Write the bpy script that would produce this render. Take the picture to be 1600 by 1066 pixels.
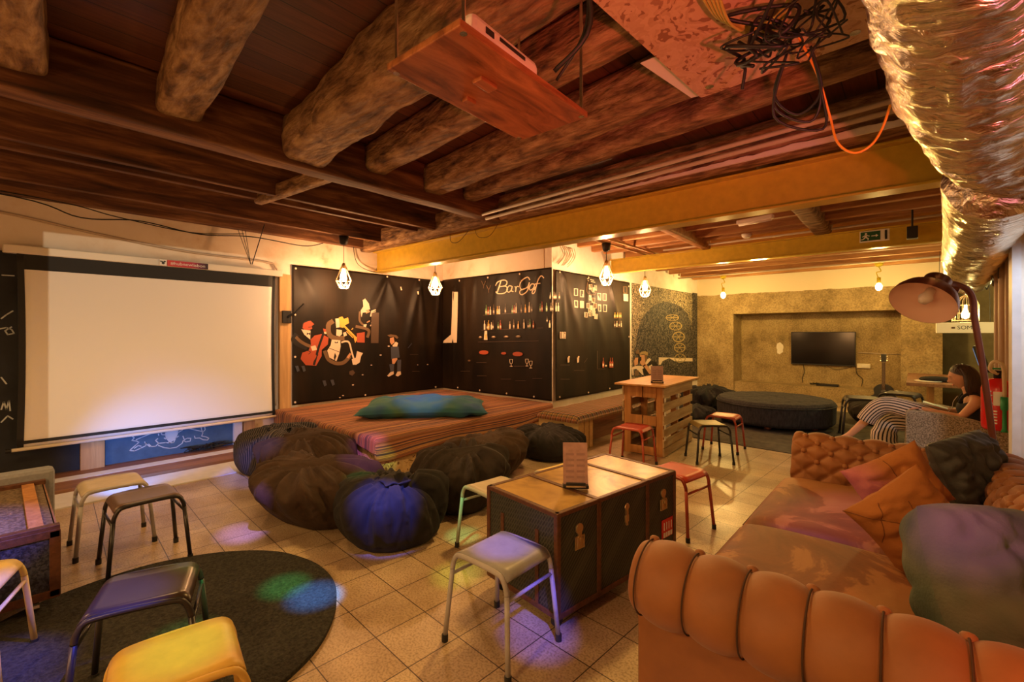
import bpy, math, random
from math import sin, cos, pi, radians as R
from mathutils import Vector as V, Matrix, noise
random.seed(7)
for o in list(bpy.data.objects): bpy.data.objects.remove(o)
SC = bpy.context.scene
COL = SC.collection
# ------------------------------------------------------------------ camera
YAW, EYE, FOC, HOR = R(41.5), 1.55, 711.0, 520.0
cam = bpy.data.cameras.new('camera'); camo = bpy.data.objects.new('camera', cam); COL.objects.link(camo)
camo.location = (0, 0, EYE); camo.rotation_euler = (R(90), 0, YAW)
cam.sensor_width = 36; cam.lens = 36 * FOC / 1600; cam.shift_y = (HOR - 533) / 1600
cam.clip_start = .02
SC.camera = camo
# ------------------------------------------------------------------ world, exposure
w = bpy.data.worlds.new('world'); SC.world = w; w.use_nodes = True
w.node_tree.nodes['Background'].inputs[0].default_value = (1, .55, .3, 1)
w.node_tree.nodes['Background'].inputs[1].default_value = .0
SC.view_settings.view_transform = 'Standard'; SC.view_settings.look = 'None'
SC.view_settings.exposure = .1; SC.view_settings.gamma = 1
# ------------------------------------------------------------------ lights
def lamp(kind, name, loc, col, power, size=.05, target=None, angle=30, blend=.5):
    L = bpy.data.lights.new(name, kind); L.color = col; L.energy = power
    if kind == 'AREA': L.size = size
    else: L.shadow_soft_size = size
    if kind == 'SPOT': L.spot_size = R(angle); L.spot_blend = blend
    o = bpy.data.objects.new(name, L); COL.objects.link(o); o.location = loc
    if target is not None:
        o.rotation_euler = (V(target) - V(loc)).to_track_quat('-Z', 'Y').to_euler()
    return o
WARM = (1, .50, .19)
AMBER = (1, .58, .22)
# unseen fill lamps added around the room to brighten it, no fixtures of their own
lamp('SPOT', 'fill_lamp_near', (-1.2, -1.5, 2.5), (1, .57, .2), 150, .16, (-1.4, 0, 0), 150, .7)
lamp('POINT', 'fill_lamp_left', (-4.0, 1.5, 1.6), (1, .50, .16), 12, .12)  # fill added below the joists to brighten their undersides
lamp('POINT', 'fill_lamp_back', (-2.4, -1.9, 1.5), (1, .50, .18), 50, .15)  # low fill added to lift the ceiling timbers from below
lamp('SPOT', 'fill_lamp_side', (-4.4, -1.6, 2.5), (1, .57, .2), 90, .16, (-4.6, -.5, 0), 150, .7)
lamp('SPOT', 'fill_lamp_right', (1.0, .2, 2.4), (1, .55, .18), 50, .15, (.2, 1.6, .3), 130, .8)
lamp('SPOT', 'fill_lamp_middle', (-2.2, 3.1, 2.75), (1, .57, .16), 150, .10, (-1.9, 2.9, 0), 140, .8)
lamp('SPOT', 'fill_lamp_middle_left', (-4.4, .9, 2.75), (1, .55, .2), 50, .10, (-4.4, 1.2, 0), 140, .8)
lamp('POINT', 'fill_lamp_far', (-1.9, 8.2, 2.5), (1, .62, .16), 62, .12)
lamp('POINT', 'kitchen_lamp', (1.3, 8.7, 2.1), (1, .85, .35), 60, .12)
# a red party light that shines up on to the boards under the ceiling
lamp('SPOT', 'red_party_light', (1.1, .1, .9), (1, .13, .09), 300, .05, (-.55, 2.15, 2.9), 62, .9)
lamp('SPOT', 'pink_party_light', (1.3, 1.2, 1.2), (1, .25, .45), 45, .06, (.35, 2.6, 2.6), 60, .8)
lamp('SPOT', 'red_sofa_light', (1.05, .5, 1.75), (1, .09, .05), 60, .03, (.30, 1.66, .68), 26, 1)
lamp('SPOT', 'magenta_light', (-.6, .5, 2.2), (.85, .12, .7), 150, .03, (.14, 2.2, .86), 11, 1)
# coloured beams of a small party lamp hung by the shelf
PL = (-1.75, .9, 2.75)
for nm, tgt, col, pw, ang in (
    ('blue', (-1.58, 1.72, .46), (.12, .12, 1), 60, 9),
        ('blue', (-2.85, 1.85, .3), (.08, .12, 1), 320, 12),
    ('blue', (-2.62, 1.22, 0), (.05, .3, 1), 420, 7.5),
    ('green', (-2.85, 1.15, 0), (.05, 1, .25), 150, 7),
    ('green', (-2.75, .62, 0), (.1, 1, .25), 70, 8),
    ('green', (-1.90, .42, .45), (.2, 1, .2), 22, 10),
    ('blue', (-2.62, .2, 0), (.06, .1, 1), 240, 11),
    ('blue', (-3.1, -.05, 0), (.06, .1, 1), 200, 12),
    ('violet', (-3.9, 1.25, 0), (.3, .2, 1), 150, 7),
    ('green', (-3.35, 1.95, .35), (.15, 1, .2), 60, 6),
    ('violet', (-3.7, 2.2, .4), (.5, .2, 1), 90, 10),
    ('green', (-2.2, 1.95, 0), (.6, 1, .1), 36, 8),
    ('green', (-2.5, 2.2, .3), (.05, 1, .4), 45, 6),
    ('violet', (-4.5, 2.7, .25), (.7, .2, 1), 130, 7),
    ('green', (-4.25, 2.75, .22), (.4, 1, .3), 90, 4),
    ('violet', (-.35, 3.4, .45), (.6, .15, 1), 60, 13),
    ('blue', (-4.0, -.2, .3), (.1, .15, 1), 260, 15),
    ('blue', (-.75, 1.3, .15), (.1, .12, 1), 30, 13),
    ('green', (-.95, 1.35, 0), (.3, 1, .1), 20, 9),
    ('blue', (-5.3, 4.1, .6), (.05, .3, 1), 260, 12),
    ('blue', (-5.0, 1.7, .3), (.1, .2, 1), 150, 9),
):
    lamp('SPOT', nm + '_beam', PL, col, pw * 5, .015, tgt, ang, 1)
lamp('SPOT', 'daylight_from_doorway', (1.1, 4.3, 2.3), (.8, .88, 1), 60, .1, (.62, 5.4, 1.5), 60, .6)
lamp('SPOT', 'blue_floor_beam', (-.6, 1.2, 1.25), (.08, .10, 1), 170, .015, (-1.47, 1.86, 0), 17, 1)  # mid-air spot added for the blue patch under the grey stool
lamp('SPOT', 'blue_wall_light', (-5.35, .55, .30), (.14, .36, 1), 75, .04, (-6.9, 1.35, .10), 70, 1)
lamp('SPOT', 'white_floor_light', (-4.6, 3.6, 1.4), (.6, .75, 1), 1, .05, (-6.2, 1.4, 0), 30, 1)
lamp('SPOT', 'lilac_screen_light', (-4.0, -.8, 2.3), (.55, .35, 1), 45, .05, (-6.75, 1.45, .55), 24, 1)
# ------------------------------------------------------------------ shorthand for measuring: photo point -> place
CY, SY = cos(YAW), sin(YAW)
def ray(px, py):
    l = (px - 800) / FOC
    return (-SY + CY * l, CY + SY * l, (HOR - py) / FOC)
def onX(px, py, X):
    x, y, z = ray(px, py); d = X / x; return V((X, y * d, EYE + z * d))
def onY(px, py, Y):
    x, y, z = ray(px, py); d = Y / y; return V((x * d, Y, EYE + z * d))
# ------------------------------------------------------------------ materials
def newmat(name):
    m = bpy.data.materials.new(name); m.use_nodes = True
    return m, m.node_tree, m.node_tree.nodes['Principled BSDF']
def nd(t, kind, **k):
    n = t.nodes.new(kind)
    for a, b in k.items():
        if a in n.inputs: n.inputs[a].default_value = b
        else: setattr(n, a, b)
    return n
def ramp(t, src, stops):
    r = t.nodes.new('ShaderNodeValToRGB'); e = r.color_ramp.elements
    while len(e) < len(stops): e.new(.5)
    for i, (p, c) in enumerate(stops):
        e[i].position = p; e[i].color = (c[0], c[1], c[2], 1)
    t.links.new(src, r.inputs[0]); return r.outputs[0]
def coords(t, scale=(1, 1, 1), kind='Object', rot=(0, 0, 0)):
    c = t.nodes.new('ShaderNodeTexCoord'); mp = t.nodes.new('ShaderNodeMapping')
    mp.inputs['Scale'].default_value = scale; mp.inputs['Rotation'].default_value = rot
    t.links.new(c.outputs[kind], mp.inputs['Vector']); return mp.outputs[0]
def bump(t, b, src, strength=.3, dist=.01):
    n = t.nodes.new('ShaderNodeBump'); n.inputs['Strength'].default_value = strength
    n.inputs['Distance'].default_value = dist
    t.links.new(src, n.inputs['Height']); t.links.new(n.outputs[0], b.inputs['Normal'])
def flat(name, c, rough=.6, metal=0, bmp=0, bs=60, emit=None, es=1, var=.0):
    m, t, b = newmat(name)
    b.inputs['Base Color'].default_value = (*c, 1); b.inputs['Roughness'].default_value = rough
    b.inputs['Metallic'].default_value = metal
    if var or bmp:
        n = nd(t, 'ShaderNodeTexNoise', Scale=bs, Detail=5.0); t.links.new(coords(t), n.inputs['Vector'])
        if var:
            o = ramp(t, n.outputs[0], [(.3, [q * (1 - var) for q in c]), (.7, [min(1, q * (1 + var)) for q in c])])
            t.links.new(o, b.inputs['Base Color'])
        if bmp: bump(t, b, n.outputs[0], bmp)
    if emit:
        b.inputs['Emission Color'].default_value = (*emit, 1); b.inputs['Emission Strength'].default_value = es
    return m
def noisy(name, stops, scale=4, stretch=(1, 1, 1), rough=.8, bmp=.3, detail=8, dist=0, metal=0, bd=.01, rot=(0, 0, 0), kind='Object', fine=0):
    m, t, b = newmat(name)
    v = coords(t, stretch, kind, rot)
    n = nd(t, 'ShaderNodeTexNoise', Scale=float(scale), Detail=float(detail), Roughness=.62, Distortion=float(dist))
    t.links.new(v, n.inputs['Vector'])
    src = n.outputs[0]
    t.links.new(ramp(t, src, stops), b.inputs['Base Color'])
    b.inputs['Roughness'].default_value = rough; b.inputs['Metallic'].default_value = metal
    if fine:
        n2 = nd(t, 'ShaderNodeTexNoise', Scale=float(fine), Detail=4.0); t.links.new(v, n2.inputs['Vector']); src = n2.outputs[0]
    if bmp: bump(t, b, src, bmp, bd)
    return m
def wood(name, dark, light, axis='x', rough=.6, scale=3, bmp=.25, kind='Object'):
    st = {'x': (.35, 5, 5), 'y': (5, .35, 5), 'z': (5, 5, .35)}[axis]
    return noisy(name, [(.25, dark), (.5, [(a + b) / 2 for a, b in zip(dark, light)]), (.72, light)], scale, st, rough, bmp, 9, .6, kind=kind)
def planks(name, c, gap, w_=1.5, h_=.16, rough=.7, rotz=0, var=.35, face='xy'):
    m, t, b = newmat(name)
    rot = {'xy': (0, 0, rotz), 'yz': (R(90), 0, R(90)), 'xz': (R(90), 0, 0)}[face]
    v = coords(t, (1, 1, 1), 'Object', (0, 0, rotz))
    if face != 'xy':
        sx = t.nodes.new('ShaderNodeSeparateXYZ'); cx = t.nodes.new('ShaderNodeCombineXYZ'); t.links.new(v, sx.inputs[0])
        a, bb = ('Y', 'Z') if face == 'yz' else (('X', 'Z') if face == 'xz' else ('Z', 'Y'))
        t.links.new(sx.outputs[a], cx.inputs['X']); t.links.new(sx.outputs[bb], cx.inputs['Y']); v = cx.outputs[0]
    br = t.nodes.new('ShaderNodeTexBrick'); br.offset = .37
    br.inputs['Scale'].default_value = 1; br.inputs['Brick Width'].default_value = w_; br.inputs['Row Height'].default_value = h_
    br.inputs['Mortar Size'].default_value = .004; br.inputs['Mortar Smooth'].default_value = .2
    br.inputs['Color1'].default_value = (*[q * (1 - var) for q in c], 1); br.inputs['Color2'].default_value = (*[q * (1 + var) for q in c], 1)
    br.inputs['Mortar'].default_value = (*gap, 1); t.links.new(v, br.inputs['Vector'])
    n = nd(t, 'ShaderNodeTexNoise', Scale=6.0, Detail=8.0, Roughness=.65)
    mp = t.nodes.new('ShaderNodeMapping'); mp.inputs['Scale'].default_value = (.5, 6, 6); t.links.new(v, mp.inputs['Vector']); t.links.new(mp.outputs[0], n.inputs['Vector'])
    mx = nd(t, 'ShaderNodeMixRGB', blend_type='MULTIPLY'); mx.inputs[0].default_value = .85
    t.links.new(br.outputs[0], mx.inputs[1]); t.links.new(ramp(t, n.outputs[0], [(.3, (.45, .42, .4)), (.65, (1.1, 1.1, 1.1))]), mx.inputs[2])
    t.links.new(mx.outputs[0], b.inputs['Base Color']); b.inputs['Roughness'].default_value = rough
    bump(t, b, br.outputs['Fac'], -.4, .005)
    return m

M = {}
def osb(name, a, b_, c):
    m, t, b = newmat(name)
    v = coords(t, (1, 1, 1))
    vo = nd(t, 'ShaderNodeTexVoronoi', Scale=48.0); mp = t.nodes.new('ShaderNodeMapping'); mp.inputs['Scale'].default_value = (1, .45, 1)
    n = nd(t, 'ShaderNodeTexNoise', Scale=5.0, Detail=3.0); t.links.new(v, n.inputs['Vector'])
    ad = nd(t, 'ShaderNodeMixRGB', blend_type='ADD'); ad.inputs[0].default_value = .35
    t.links.new(v, ad.inputs[1]); t.links.new(n.outputs['Color'], ad.inputs[2])
    t.links.new(ad.outputs[0], mp.inputs[0]); t.links.new(mp.outputs[0], vo.inputs['Vector'])
    sp = t.nodes.new('ShaderNodeSeparateXYZ'); t.links.new(vo.outputs['Color'], sp.inputs[0])
    t.links.new(ramp(t, sp.outputs[0], [(0, a), (.10, a), (.13, b_), (.8, c), (1, c)]), b.inputs['Base Color'])
    b.inputs['Roughness'].default_value = .7
    bump(t, b, sp.outputs[0], .25, .004)
    return m
M['floor'] = None
def tile_mat():
    m, t, b = newmat('terrazzo_tiles')
    v = coords(t, (1, 1, 1), 'Object', (0, 0, R(3.2)))
    mp = t.nodes.new('ShaderNodeMapping'); mp.inputs['Location'].default_value = (.035, .035, 0); t.links.new(v, mp.inputs[0])
    br = t.nodes.new('ShaderNodeTexBrick'); br.offset = 0
    for k, q in (('Scale', 1), ('Brick Width', .298), ('Row Height', .298), ('Mortar Size', .0028), ('Mortar Smooth', .1)): br.inputs[k].default_value = q
    br.inputs['Color1'].default_value = (.55, .41, .26, 1); br.inputs['Color2'].default_value = (.68, .54, .36, 1); br.inputs['Mortar'].default_value = (.06, .035, .02, 1)
    t.links.new(mp.outputs[0], br.inputs['Vector'])
    n = nd(t, 'ShaderNodeTexNoise', Scale=90.0, Detail=3.0); t.links.new(v, n.inputs['Vector'])
    n2 = nd(t, 'ShaderNodeTexNoise', Scale=1.6, Detail=7.0); t.links.new(v, n2.inputs['Vector'])
    mx = nd(t, 'ShaderNodeMixRGB', blend_type='MULTIPLY'); mx.inputs[0].default_value = 1
    mx2 = nd(t, 'ShaderNodeMixRGB', blend_type='MULTIPLY'); mx2.inputs[0].default_value = 1
    t.links.new(br.outputs[0], mx.inputs[1]); t.links.new(ramp(t, n.outputs[0], [(.35, (.62, .58, .52)), (.55, (1, 1, 1))]), mx.inputs[2])
    t.links.new(mx.outputs[0], mx2.inputs[1]); t.links.new(ramp(t, n2.outputs[0], [(.3, (.5, .42, .36)), (.62, (1, 1, 1))]), mx2.inputs[2])
    t.links.new(mx2.outputs[0], b.inputs['Base Color'])
    t.links.new(ramp(t, n2.outputs[0], [(.3, (.45,) * 3), (.7, (.26,) * 3)]), b.inputs['Roughness'])
    bump(t, b, br.outputs['Fac'], -.35, .003)
    return m
M['floor'] = tile_mat()
M['plaster'] = noisy('aged_white_plaster', [(.28, (.42, .24, .12)), (.38, (.72, .58, .44)), (.5, (.8, .7, .58)), (.8, (.86, .78, .68))], 1.6, (1, 1, 1), .85, .2, 10, .3)
M['paint'] = noisy('white_painted_plaster', [(.3, (.7, .62, .52)), (.6, (.84, .78, .7))], 2.5, (1, 1, 1), .8, .1)
def concrete_mat():
    m, t, b = newmat('raw_concrete_under_white_paint')
    v = coords(t)
    n = nd(t, 'ShaderNodeTexNoise', Scale=1.7, Detail=10.0, Roughness=.68); t.links.new(v, n.inputs['Vector'])
    n3 = nd(t, 'ShaderNodeTexNoise', Scale=38.0, Detail=4.0, Roughness=.7); t.links.new(v, n3.inputs['Vector'])
    c1 = ramp(t, n.outputs[0], [(.3, (.19, .13, .055)), (.5, (.38, .27, .125)), (.72, (.54, .41, .21))])
    mx = nd(t, 'ShaderNodeMixRGB', blend_type='MULTIPLY'); mx.inputs[0].default_value = .8
    t.links.new(c1, mx.inputs[1]); t.links.new(ramp(t, n3.outputs[0], [(.35, (.5, .5, .5)), (.6, (1.1, 1.1, 1.1))]), mx.inputs[2])
    sx = t.nodes.new('ShaderNodeSeparateXYZ'); t.links.new(v, sx.inputs[0])
    ma = nd(t, 'ShaderNodeMath', operation='MULTIPLY_ADD'); t.links.new(n.outputs[0], ma.inputs[0]); ma.inputs[1].default_value = .12; t.links.new(sx.outputs['Z'], ma.inputs[2])
    gt = nd(t, 'ShaderNodeMath', operation='GREATER_THAN'); t.links.new(ma.outputs[0], gt.inputs[0]); gt.inputs[1].default_value = 2.58
    m2 = nd(t, 'ShaderNodeMixRGB'); t.links.new(gt.outputs[0], m2.inputs[0]); t.links.new(mx.outputs[0], m2.inputs[1]); m2.inputs[2].default_value = (.74, .62, .45, 1)
    t.links.new(m2.outputs[0], b.inputs['Base Color']); b.inputs['Roughness'].default_value = .9
    bump(t, b, n3.outputs[0], .5, .01)
    return m
M['concrete'] = concrete_mat()
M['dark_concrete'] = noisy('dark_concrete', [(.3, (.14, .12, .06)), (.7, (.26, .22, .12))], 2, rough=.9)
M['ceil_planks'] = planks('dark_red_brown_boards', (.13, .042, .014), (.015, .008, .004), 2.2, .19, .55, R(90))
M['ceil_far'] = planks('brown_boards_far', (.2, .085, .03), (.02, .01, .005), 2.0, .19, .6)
M['beam'] = noisy('rough_hewn_beam', [(.26, (.016, .007, .004)), (.40, (.13, .062, .026)), (.52, (.27, .15, .065)), (.72, (.52, .34, .17))], 9, (.5, 1.6, 1.6), .75, 1, 14, .35, bd=.03, fine=16)
M['beam_y'] = noisy('sawn_beam', [(.3, (.024, .008, .003)), (.5, (.12, .042, .014)), (.75, (.36, .175, .07))], 4, (3, .3, 3), .7, .5, 10, .5)
M['joist_red'] = noisy('orange_brown_joist', [(.25, (.14, .05, .015)), (.5, (.38, .17, .055)), (.75, (.58, .30, .11))], 4, (.3, 3, 3), .65, .35, 9, .5)
M['iron'] = flat('yellow_ochre_painted_steel', (.58, .40, .04), .28, .0, .08, 12, var=.1)
M['iron_dark'] = M['iron']
M['osb_pale'] = osb('osb_board', (.16, .08, .03), (.45, .28, .13), (.62, .44, .24))
M['osb_red'] = osb('osb_board_ceiling', (.30, .15, .08), (.52, .33, .19), (.62, .43, .26))
M['shelf_wood'] = noisy('stained_red_brown_board', [(.28, (.06, .018, .008)), (.45, (.26, .09, .03)), (.7, (.5, .2, .07))], 3.2, (4, .8, 4), .38, .15, 8, 1.2)
M['screen'] = flat('matte_white_screen', (.83, .8, .76), .9)
M['black'] = flat('black_cloth_edge', (.012, .011, .01), .7)
M['case'] = flat('white_metal_case', (.8, .74, .62), .45)
M['blackboard'] = noisy('blackboard_paint', [(.3, (.006, .008, .012)), (.7, (.02, .025, .036))], 3, rough=.7, bmp=.05)
M['blueboard'] = noisy('blue_painted_wall', [(.3, (.05, .11, .2)), (.7, (.09, .18, .3))], 5, rough=.8, bmp=.1)
M['chalk'] = flat('chalk', (.6, .68, .75), .95)
M['pine'] = wood('pale_pine', (.42, .23, .08), (.68, .42, .17), 'z')
M['pine_y'] = wood('pale_pine_board', (.30, .16, .06), (.62, .38, .17), 'y')
M['brownboard'] = wood('brown_floor_board', (.12, .05, .025), (.36, .18, .1), 'y', .5)
M['whiteboard'] = flat('white_painted_board', (.72, .74, .78), .5, var=.08, bs=8)
M['vinyl'] = None
m, t, b = newmat('black_vinyl_banner'); b.inputs['Base Color'].default_value = (.018, .012, .008, 1); b.inputs['Roughness'].default_value = .52
n = nd(t, 'ShaderNodeTexNoise', Scale=3.0, Detail=3.0); t.links.new(coords(t, (1, 1, .25)), n.inputs['Vector']); bump(t, b, n.outputs[0], .25, .02)
t.links.new(ramp(t, n.outputs[0], [(.35, (.005, .003, .002)), (.7, (.020, .011, .005))]), b.inputs['Base Color'])
b.inputs['Specular IOR Level'].default_value = .28
M['vinyl'] = m
M['p_white'] = flat('printed_cream', (.75, .62, .48), .5)
M['p_red'] = flat('printed_red_brown', (.42, .08, .035), .5)
M['p_gold'] = flat('printed_gold', (.8, .45, .08), .5)
M['p_olive'] = flat('printed_olive', (.17, .10, .05), .5)
M['p_black'] = flat('printed_black', (.006, .006, .007), .5)
M['p_navy'] = flat('printed_slate', (.06, .07, .10), .5)
M['p_green'] = flat('printed_green', (.12, .25, .08), .5)
M['p_neon'] = flat('printed_neon', (.95, .72, .5), .5, emit=None)
M['p_dim'] = flat('printed_dim', (.09, .055, .035), .5)
M['p_pink'] = flat('printed_skin', (.6, .32, .18), .5)
def mural_mat():
    m, t, b = newmat('patterned_mural_print')
    v = coords(t, (1, 1, 1))
    vo = nd(t, 'ShaderNodeTexVoronoi', Scale=30.0, feature='DISTANCE_TO_EDGE'); t.links.new(v, vo.inputs['Vector'])
    n = nd(t, 'ShaderNodeTexNoise', Scale=10.0, Detail=3.0, Distortion=2.5); t.links.new(v, n.inputs['Vector'])
    mx = nd(t, 'ShaderNodeMath', operation='MULTIPLY'); t.links.new(vo.outputs[0], mx.inputs[0]); t.links.new(n.outputs[0], mx.inputs[1])
    n2 = nd(t, 'ShaderNodeTexNoise', Scale=1.2, Detail=1.0); t.links.new(v, n2.inputs['Vector'])
    c = ramp(t, n.outputs[0], [(.42, (.010, .009, .010)), (.465, (.40, .30, .16)), (.50, (.85, .72, .48)), (.53, (.02, .018, .015)), (.60, (.015, .012, .012)), (.62, (.5, .40, .24)), (.66, (.02, .018, .015))])
    t.links.new(c, b.inputs['Base Color']); b.inputs['Roughness'].default_value = .7
    return m
M['mural'] = mural_mat()
M['mural_dark'] = noisy('mural_dark_print', [(.45, (.008, .008, .012)), (.53, (.012, .012, .014)), (.56, (.36, .32, .26)), (.60, (.012, .012, .016)), (.66, (.2, .15, .09)), (.7, (.01, .01, .012))], 24, rough=.7, bmp=0, detail=2, dist=1)
M['mural_line'] = flat('mural_ochre_line', (.38, .28, .12), .7)
def stripe_mat():
    m, t, b = newmat('woven_striped_blanket')
    c = t.nodes.new('ShaderNodeTexCoord'); sx = t.nodes.new('ShaderNodeSeparateXYZ'); t.links.new(c.outputs['UV'], sx.inputs[0])
    n = t.nodes.new('ShaderNodeTexNoise'); n.noise_dimensions = '1D'; n.inputs['Scale'].default_value = 15; n.inputs['Detail'].default_value = 1.5; n.inputs['Roughness'].default_value = .7
    t.links.new(sx.outputs['X'], n.inputs['W'])
    col = ramp(t, n.outputs[0], [(.24, (.02, .014, .02)), (.36, (.36, .13, .05)), (.43, (.05, .03, .05)), (.47, (.50, .24, .08)), (.53, (.24, .07, .07)), (.57, (.03, .02, .03)), (.63, (.55, .28, .10)), (.72, (.06, .03, .05))])
    t.links.new(col, b.inputs['Base Color']); b.inputs['Roughness'].default_value = .95
    n2 = nd(t, 'ShaderNodeTexNoise', Scale=160.0); t.links.new(coords(t), n2.inputs['Vector']); bump(t, b, n2.outputs[0], .4, .004)
    return m
M['blanket'] = stripe_mat()
def plaid_mat():
    m, t, b = newmat('plaid_bench_fabric')
    v = coords(t); sx = t.nodes.new('ShaderNodeSeparateXYZ'); t.links.new(v, sx.inputs[0])
    outs = []
    for ax, off in (('X', 0), ('Y', .3)):
        mu = nd(t, 'ShaderNodeMath', operation='MULTIPLY'); mu.inputs[1].default_value = 9.0; t.links.new(sx.outputs[ax], mu.inputs[0])
        fr = nd(t, 'ShaderNodeMath', operation='FRACT'); t.links.new(mu.outputs[0], fr.inputs[0])
        outs.append(ramp(t, fr.outputs[0], [(0, (.03, .02, .02)), (.12, (.5, .36, .2)), (.2, (.04, .02, .02)), (.45, (.30, .09, .03)), (.55, (.05, .04, .02)), (.7, (.35, .22, .04)), (.78, (.02, .015, .015))]))
    mx = nd(t, 'ShaderNodeMixRGB'); mx.inputs[0].default_value = .5; t.links.new(outs[0], mx.inputs[1]); t.links.new(outs[1], mx.inputs[2])
    t.links.new(mx.outputs[0], b.inputs['Base Color']); b.inputs['Roughness'].default_value = .9
    return m
M['plaid'] = plaid_mat()
def fabric(name, c, var=.35, sc=6, rough=.95, bmp=.35, fine=140):
    m = noisy(name, [(.3, [q * (1 - var) for q in c]), (.7, [q * (1 + var) for q in c])], sc, rough=rough, bmp=bmp, fine=fine, bd=.004)
    bb = m.node_tree.nodes['Principled BSDF']; bb.inputs['Sheen Weight'].default_value = 0; bb.inputs['Sheen Roughness'].default_value = .5
    return m
M['bag_brown'] = fabric('brown_corduroy', (.045, .024, .013), bmp=.6)
M['bag_black'] = fabric('black_cotton', (.012, .010, .010))
M['bag_dark'] = fabric('dark_brown_cotton', (.018, .011, .008))
def pin():
    m, t, b = newmat('navy_pinstripe_cotton')
    w_ = nd(t, 'ShaderNodeTexWave', Scale=22.0); w_.bands_direction = 'DIAGONAL'; t.links.new(coords(t, (1, 1, 0)), w_.inputs['Vector'])
    t.links.new(ramp(t, w_.outputs[1], [(0, (.022, .022, .03)), (.86, (.022, .022, .03)), (.93, (.16, .14, .13))]), b.inputs['Base Color']); b.inputs['Roughness'].default_value = .95
    return m
M['bag_pin'] = pin()
for k_ in ('bag_brown', 'bag_black', 'bag_dark', 'bag_pin'):       # crumpled cloth: broad creases on top of the weave
    t = M[k_].node_tree; b = t.nodes['Principled BSDF']
    n = nd(t, 'ShaderNodeTexNoise', Scale=5.5, Detail=5.0, Distortion=1.4, Roughness=.55); n.noise_type = 'RIDGED_MULTIFRACTAL'; t.links.new(coords(t), n.inputs['Vector'])
    bp = t.nodes.new('ShaderNodeBump'); bp.inputs['Strength'].default_value = .55; bp.inputs['Distance'].default_value = .04; t.links.new(n.outputs[0], bp.inputs['Height'])
    if b.inputs['Normal'].links: t.links.new(b.inputs['Normal'].links[0].from_socket, bp.inputs['Normal'])
    t.links.new(bp.outputs[0], b.inputs['Normal'])
M['teal'] = noisy('blue_green_dyed_cotton', [(.3, (.02, .08, .20)), (.5, (.03, .13, .15)), (.68, (.06, .15, .09))], 2.2, rough=.95, bmp=.2, detail=2)
M['velvet'] = fabric('cognac_velvet', (.27, .10, .028), .22, 3, .62, .12, 60)
M['velvet'].node_tree.nodes['Principled BSDF'].inputs['Sheen Weight'].default_value = .12
M['velvet_seat'] = noisy('brushed_cognac_velvet', [(.3, (.13, .043, .014)), (.49, (.20, .068, .020)), (.53, (.32, .135, .042)), (.7, (.36, .165, .055))], 1.7, (1.2, 1, 1), .6, .1, 5, 1.1, fine=60)
M['orange_seam'] = flat('seam_thread', (.16, .05, .012), .8)
M['velvet_dark'] = flat('dark_velvet_piping', (.05, .02, .008), .8)
M['orange'] = fabric('orange_brown_linen', (.34, .125, .028), .15, 4)
M['charcoal'] = fabric('charcoal_velvet', (.035, .036, .035), .4, 5, .55)
M['tiedye'] = noisy('grey_green_dyed_linen', [(.3, (.008, .035, .022)), (.45, (.035, .06, .038)), (.6, (.10, .115, .075)), (.75, (.17, .18, .13))], 2.0, rough=.9, bmp=.3, detail=3, fine=90)
M['rug'] = noisy('dark_grey_shag_rug', [(.35, (.012, .012, .009)), (.65, (.05, .048, .036))], 60, rough=1, bmp=1, detail=4, bd=.02)
M['mat'] = noisy('dark_grey_rug', [(.35, (.05, .042, .032)), (.65, (.10, .085, .06))], 8, rough=1, bmp=.4)
M['ottoman'] = noisy('navy_black_weave', [(.3, (.010, .010, .013)), (.7, (.045, .04, .042))], 40, (1, 1, .3), .9, .5, 5)
M['tweed'] = noisy('grey_beige_tweed', [(.35, (.12, .10, .065)), (.5, (.30, .26, .19)), (.65, (.46, .40, .30))], 90, rough=.95, bmp=.6, detail=2)
M['foot'] = flat('black_rubber', (.015, .015, .015), .6)
M['chrome'] = flat('chrome', (.75, .7, .62), .25, 1)
M['brass'] = flat('aged_brass', (.62, .46, .25), .35, .9, .1, 30)
M['copper'] = flat('brown_copper_lacquer', (.20, .075, .05), .3, .7)
M['shade_in'] = flat('white_pink_shade_lining', (.85, .6, .5), .5)
M['leather'] = flat('brown_leather_strap', (.10, .036, .014), .5, 0, .3, 40, var=.3)
def canvas():
    m, t, b = newmat('chevron_trunk_canvas')
    v = coords(t, (1, 1, 1), 'Object', (R(45), 0, R(45)))
    ck = nd(t, 'ShaderNodeTexBrick', offset=.5); ck.inputs['Scale'].default_value = 1; ck.inputs['Brick Width'].default_value = .032; ck.inputs['Row Height'].default_value = .013
    ck.inputs['Mortar Size'].default_value = .0028; ck.inputs['Color1'].default_value = (.008, .010, .009, 1); ck.inputs['Color2'].default_value = (.022, .026, .022, 1)
    ck.inputs['Mortar'].default_value = (.055, .058, .042, 1)
    t.links.new(v, ck.inputs['Vector']); t.links.new(ck.outputs[0], b.inputs['Base Color']); b.inputs['Roughness'].default_value = .5
    return m
M['canvas'] = canvas()
M['trunk_top'] = noisy('varnished_yellow_wood', [(.3, (.13, .07, .018)), (.5, (.42, .25, .065)), (.72, (.60, .38, .11))], 2.2, (1.5, 1.5, 1), .32, .08, 8, .9)
M['pale_grey'] = flat('pale_grey_cloth', (.25, .27, .30), .8, var=.1)
M['foil'] = None
m, t, b = newmat('crinkled_foil'); b.inputs['Metallic'].default_value = 1; b.inputs['Base Color'].default_value = (.88, .80, .66, 1); b.inputs['Roughness'].default_value = .24
n = nd(t, 'ShaderNodeTexNoise', Scale=9.0, Detail=6.0, Distortion=1.5); t.links.new(coords(t, (1, 2.6, 1)), n.inputs['Vector']); bump(t, b, n.outputs[0], .55, .04)
M['foil'] = m
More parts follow.
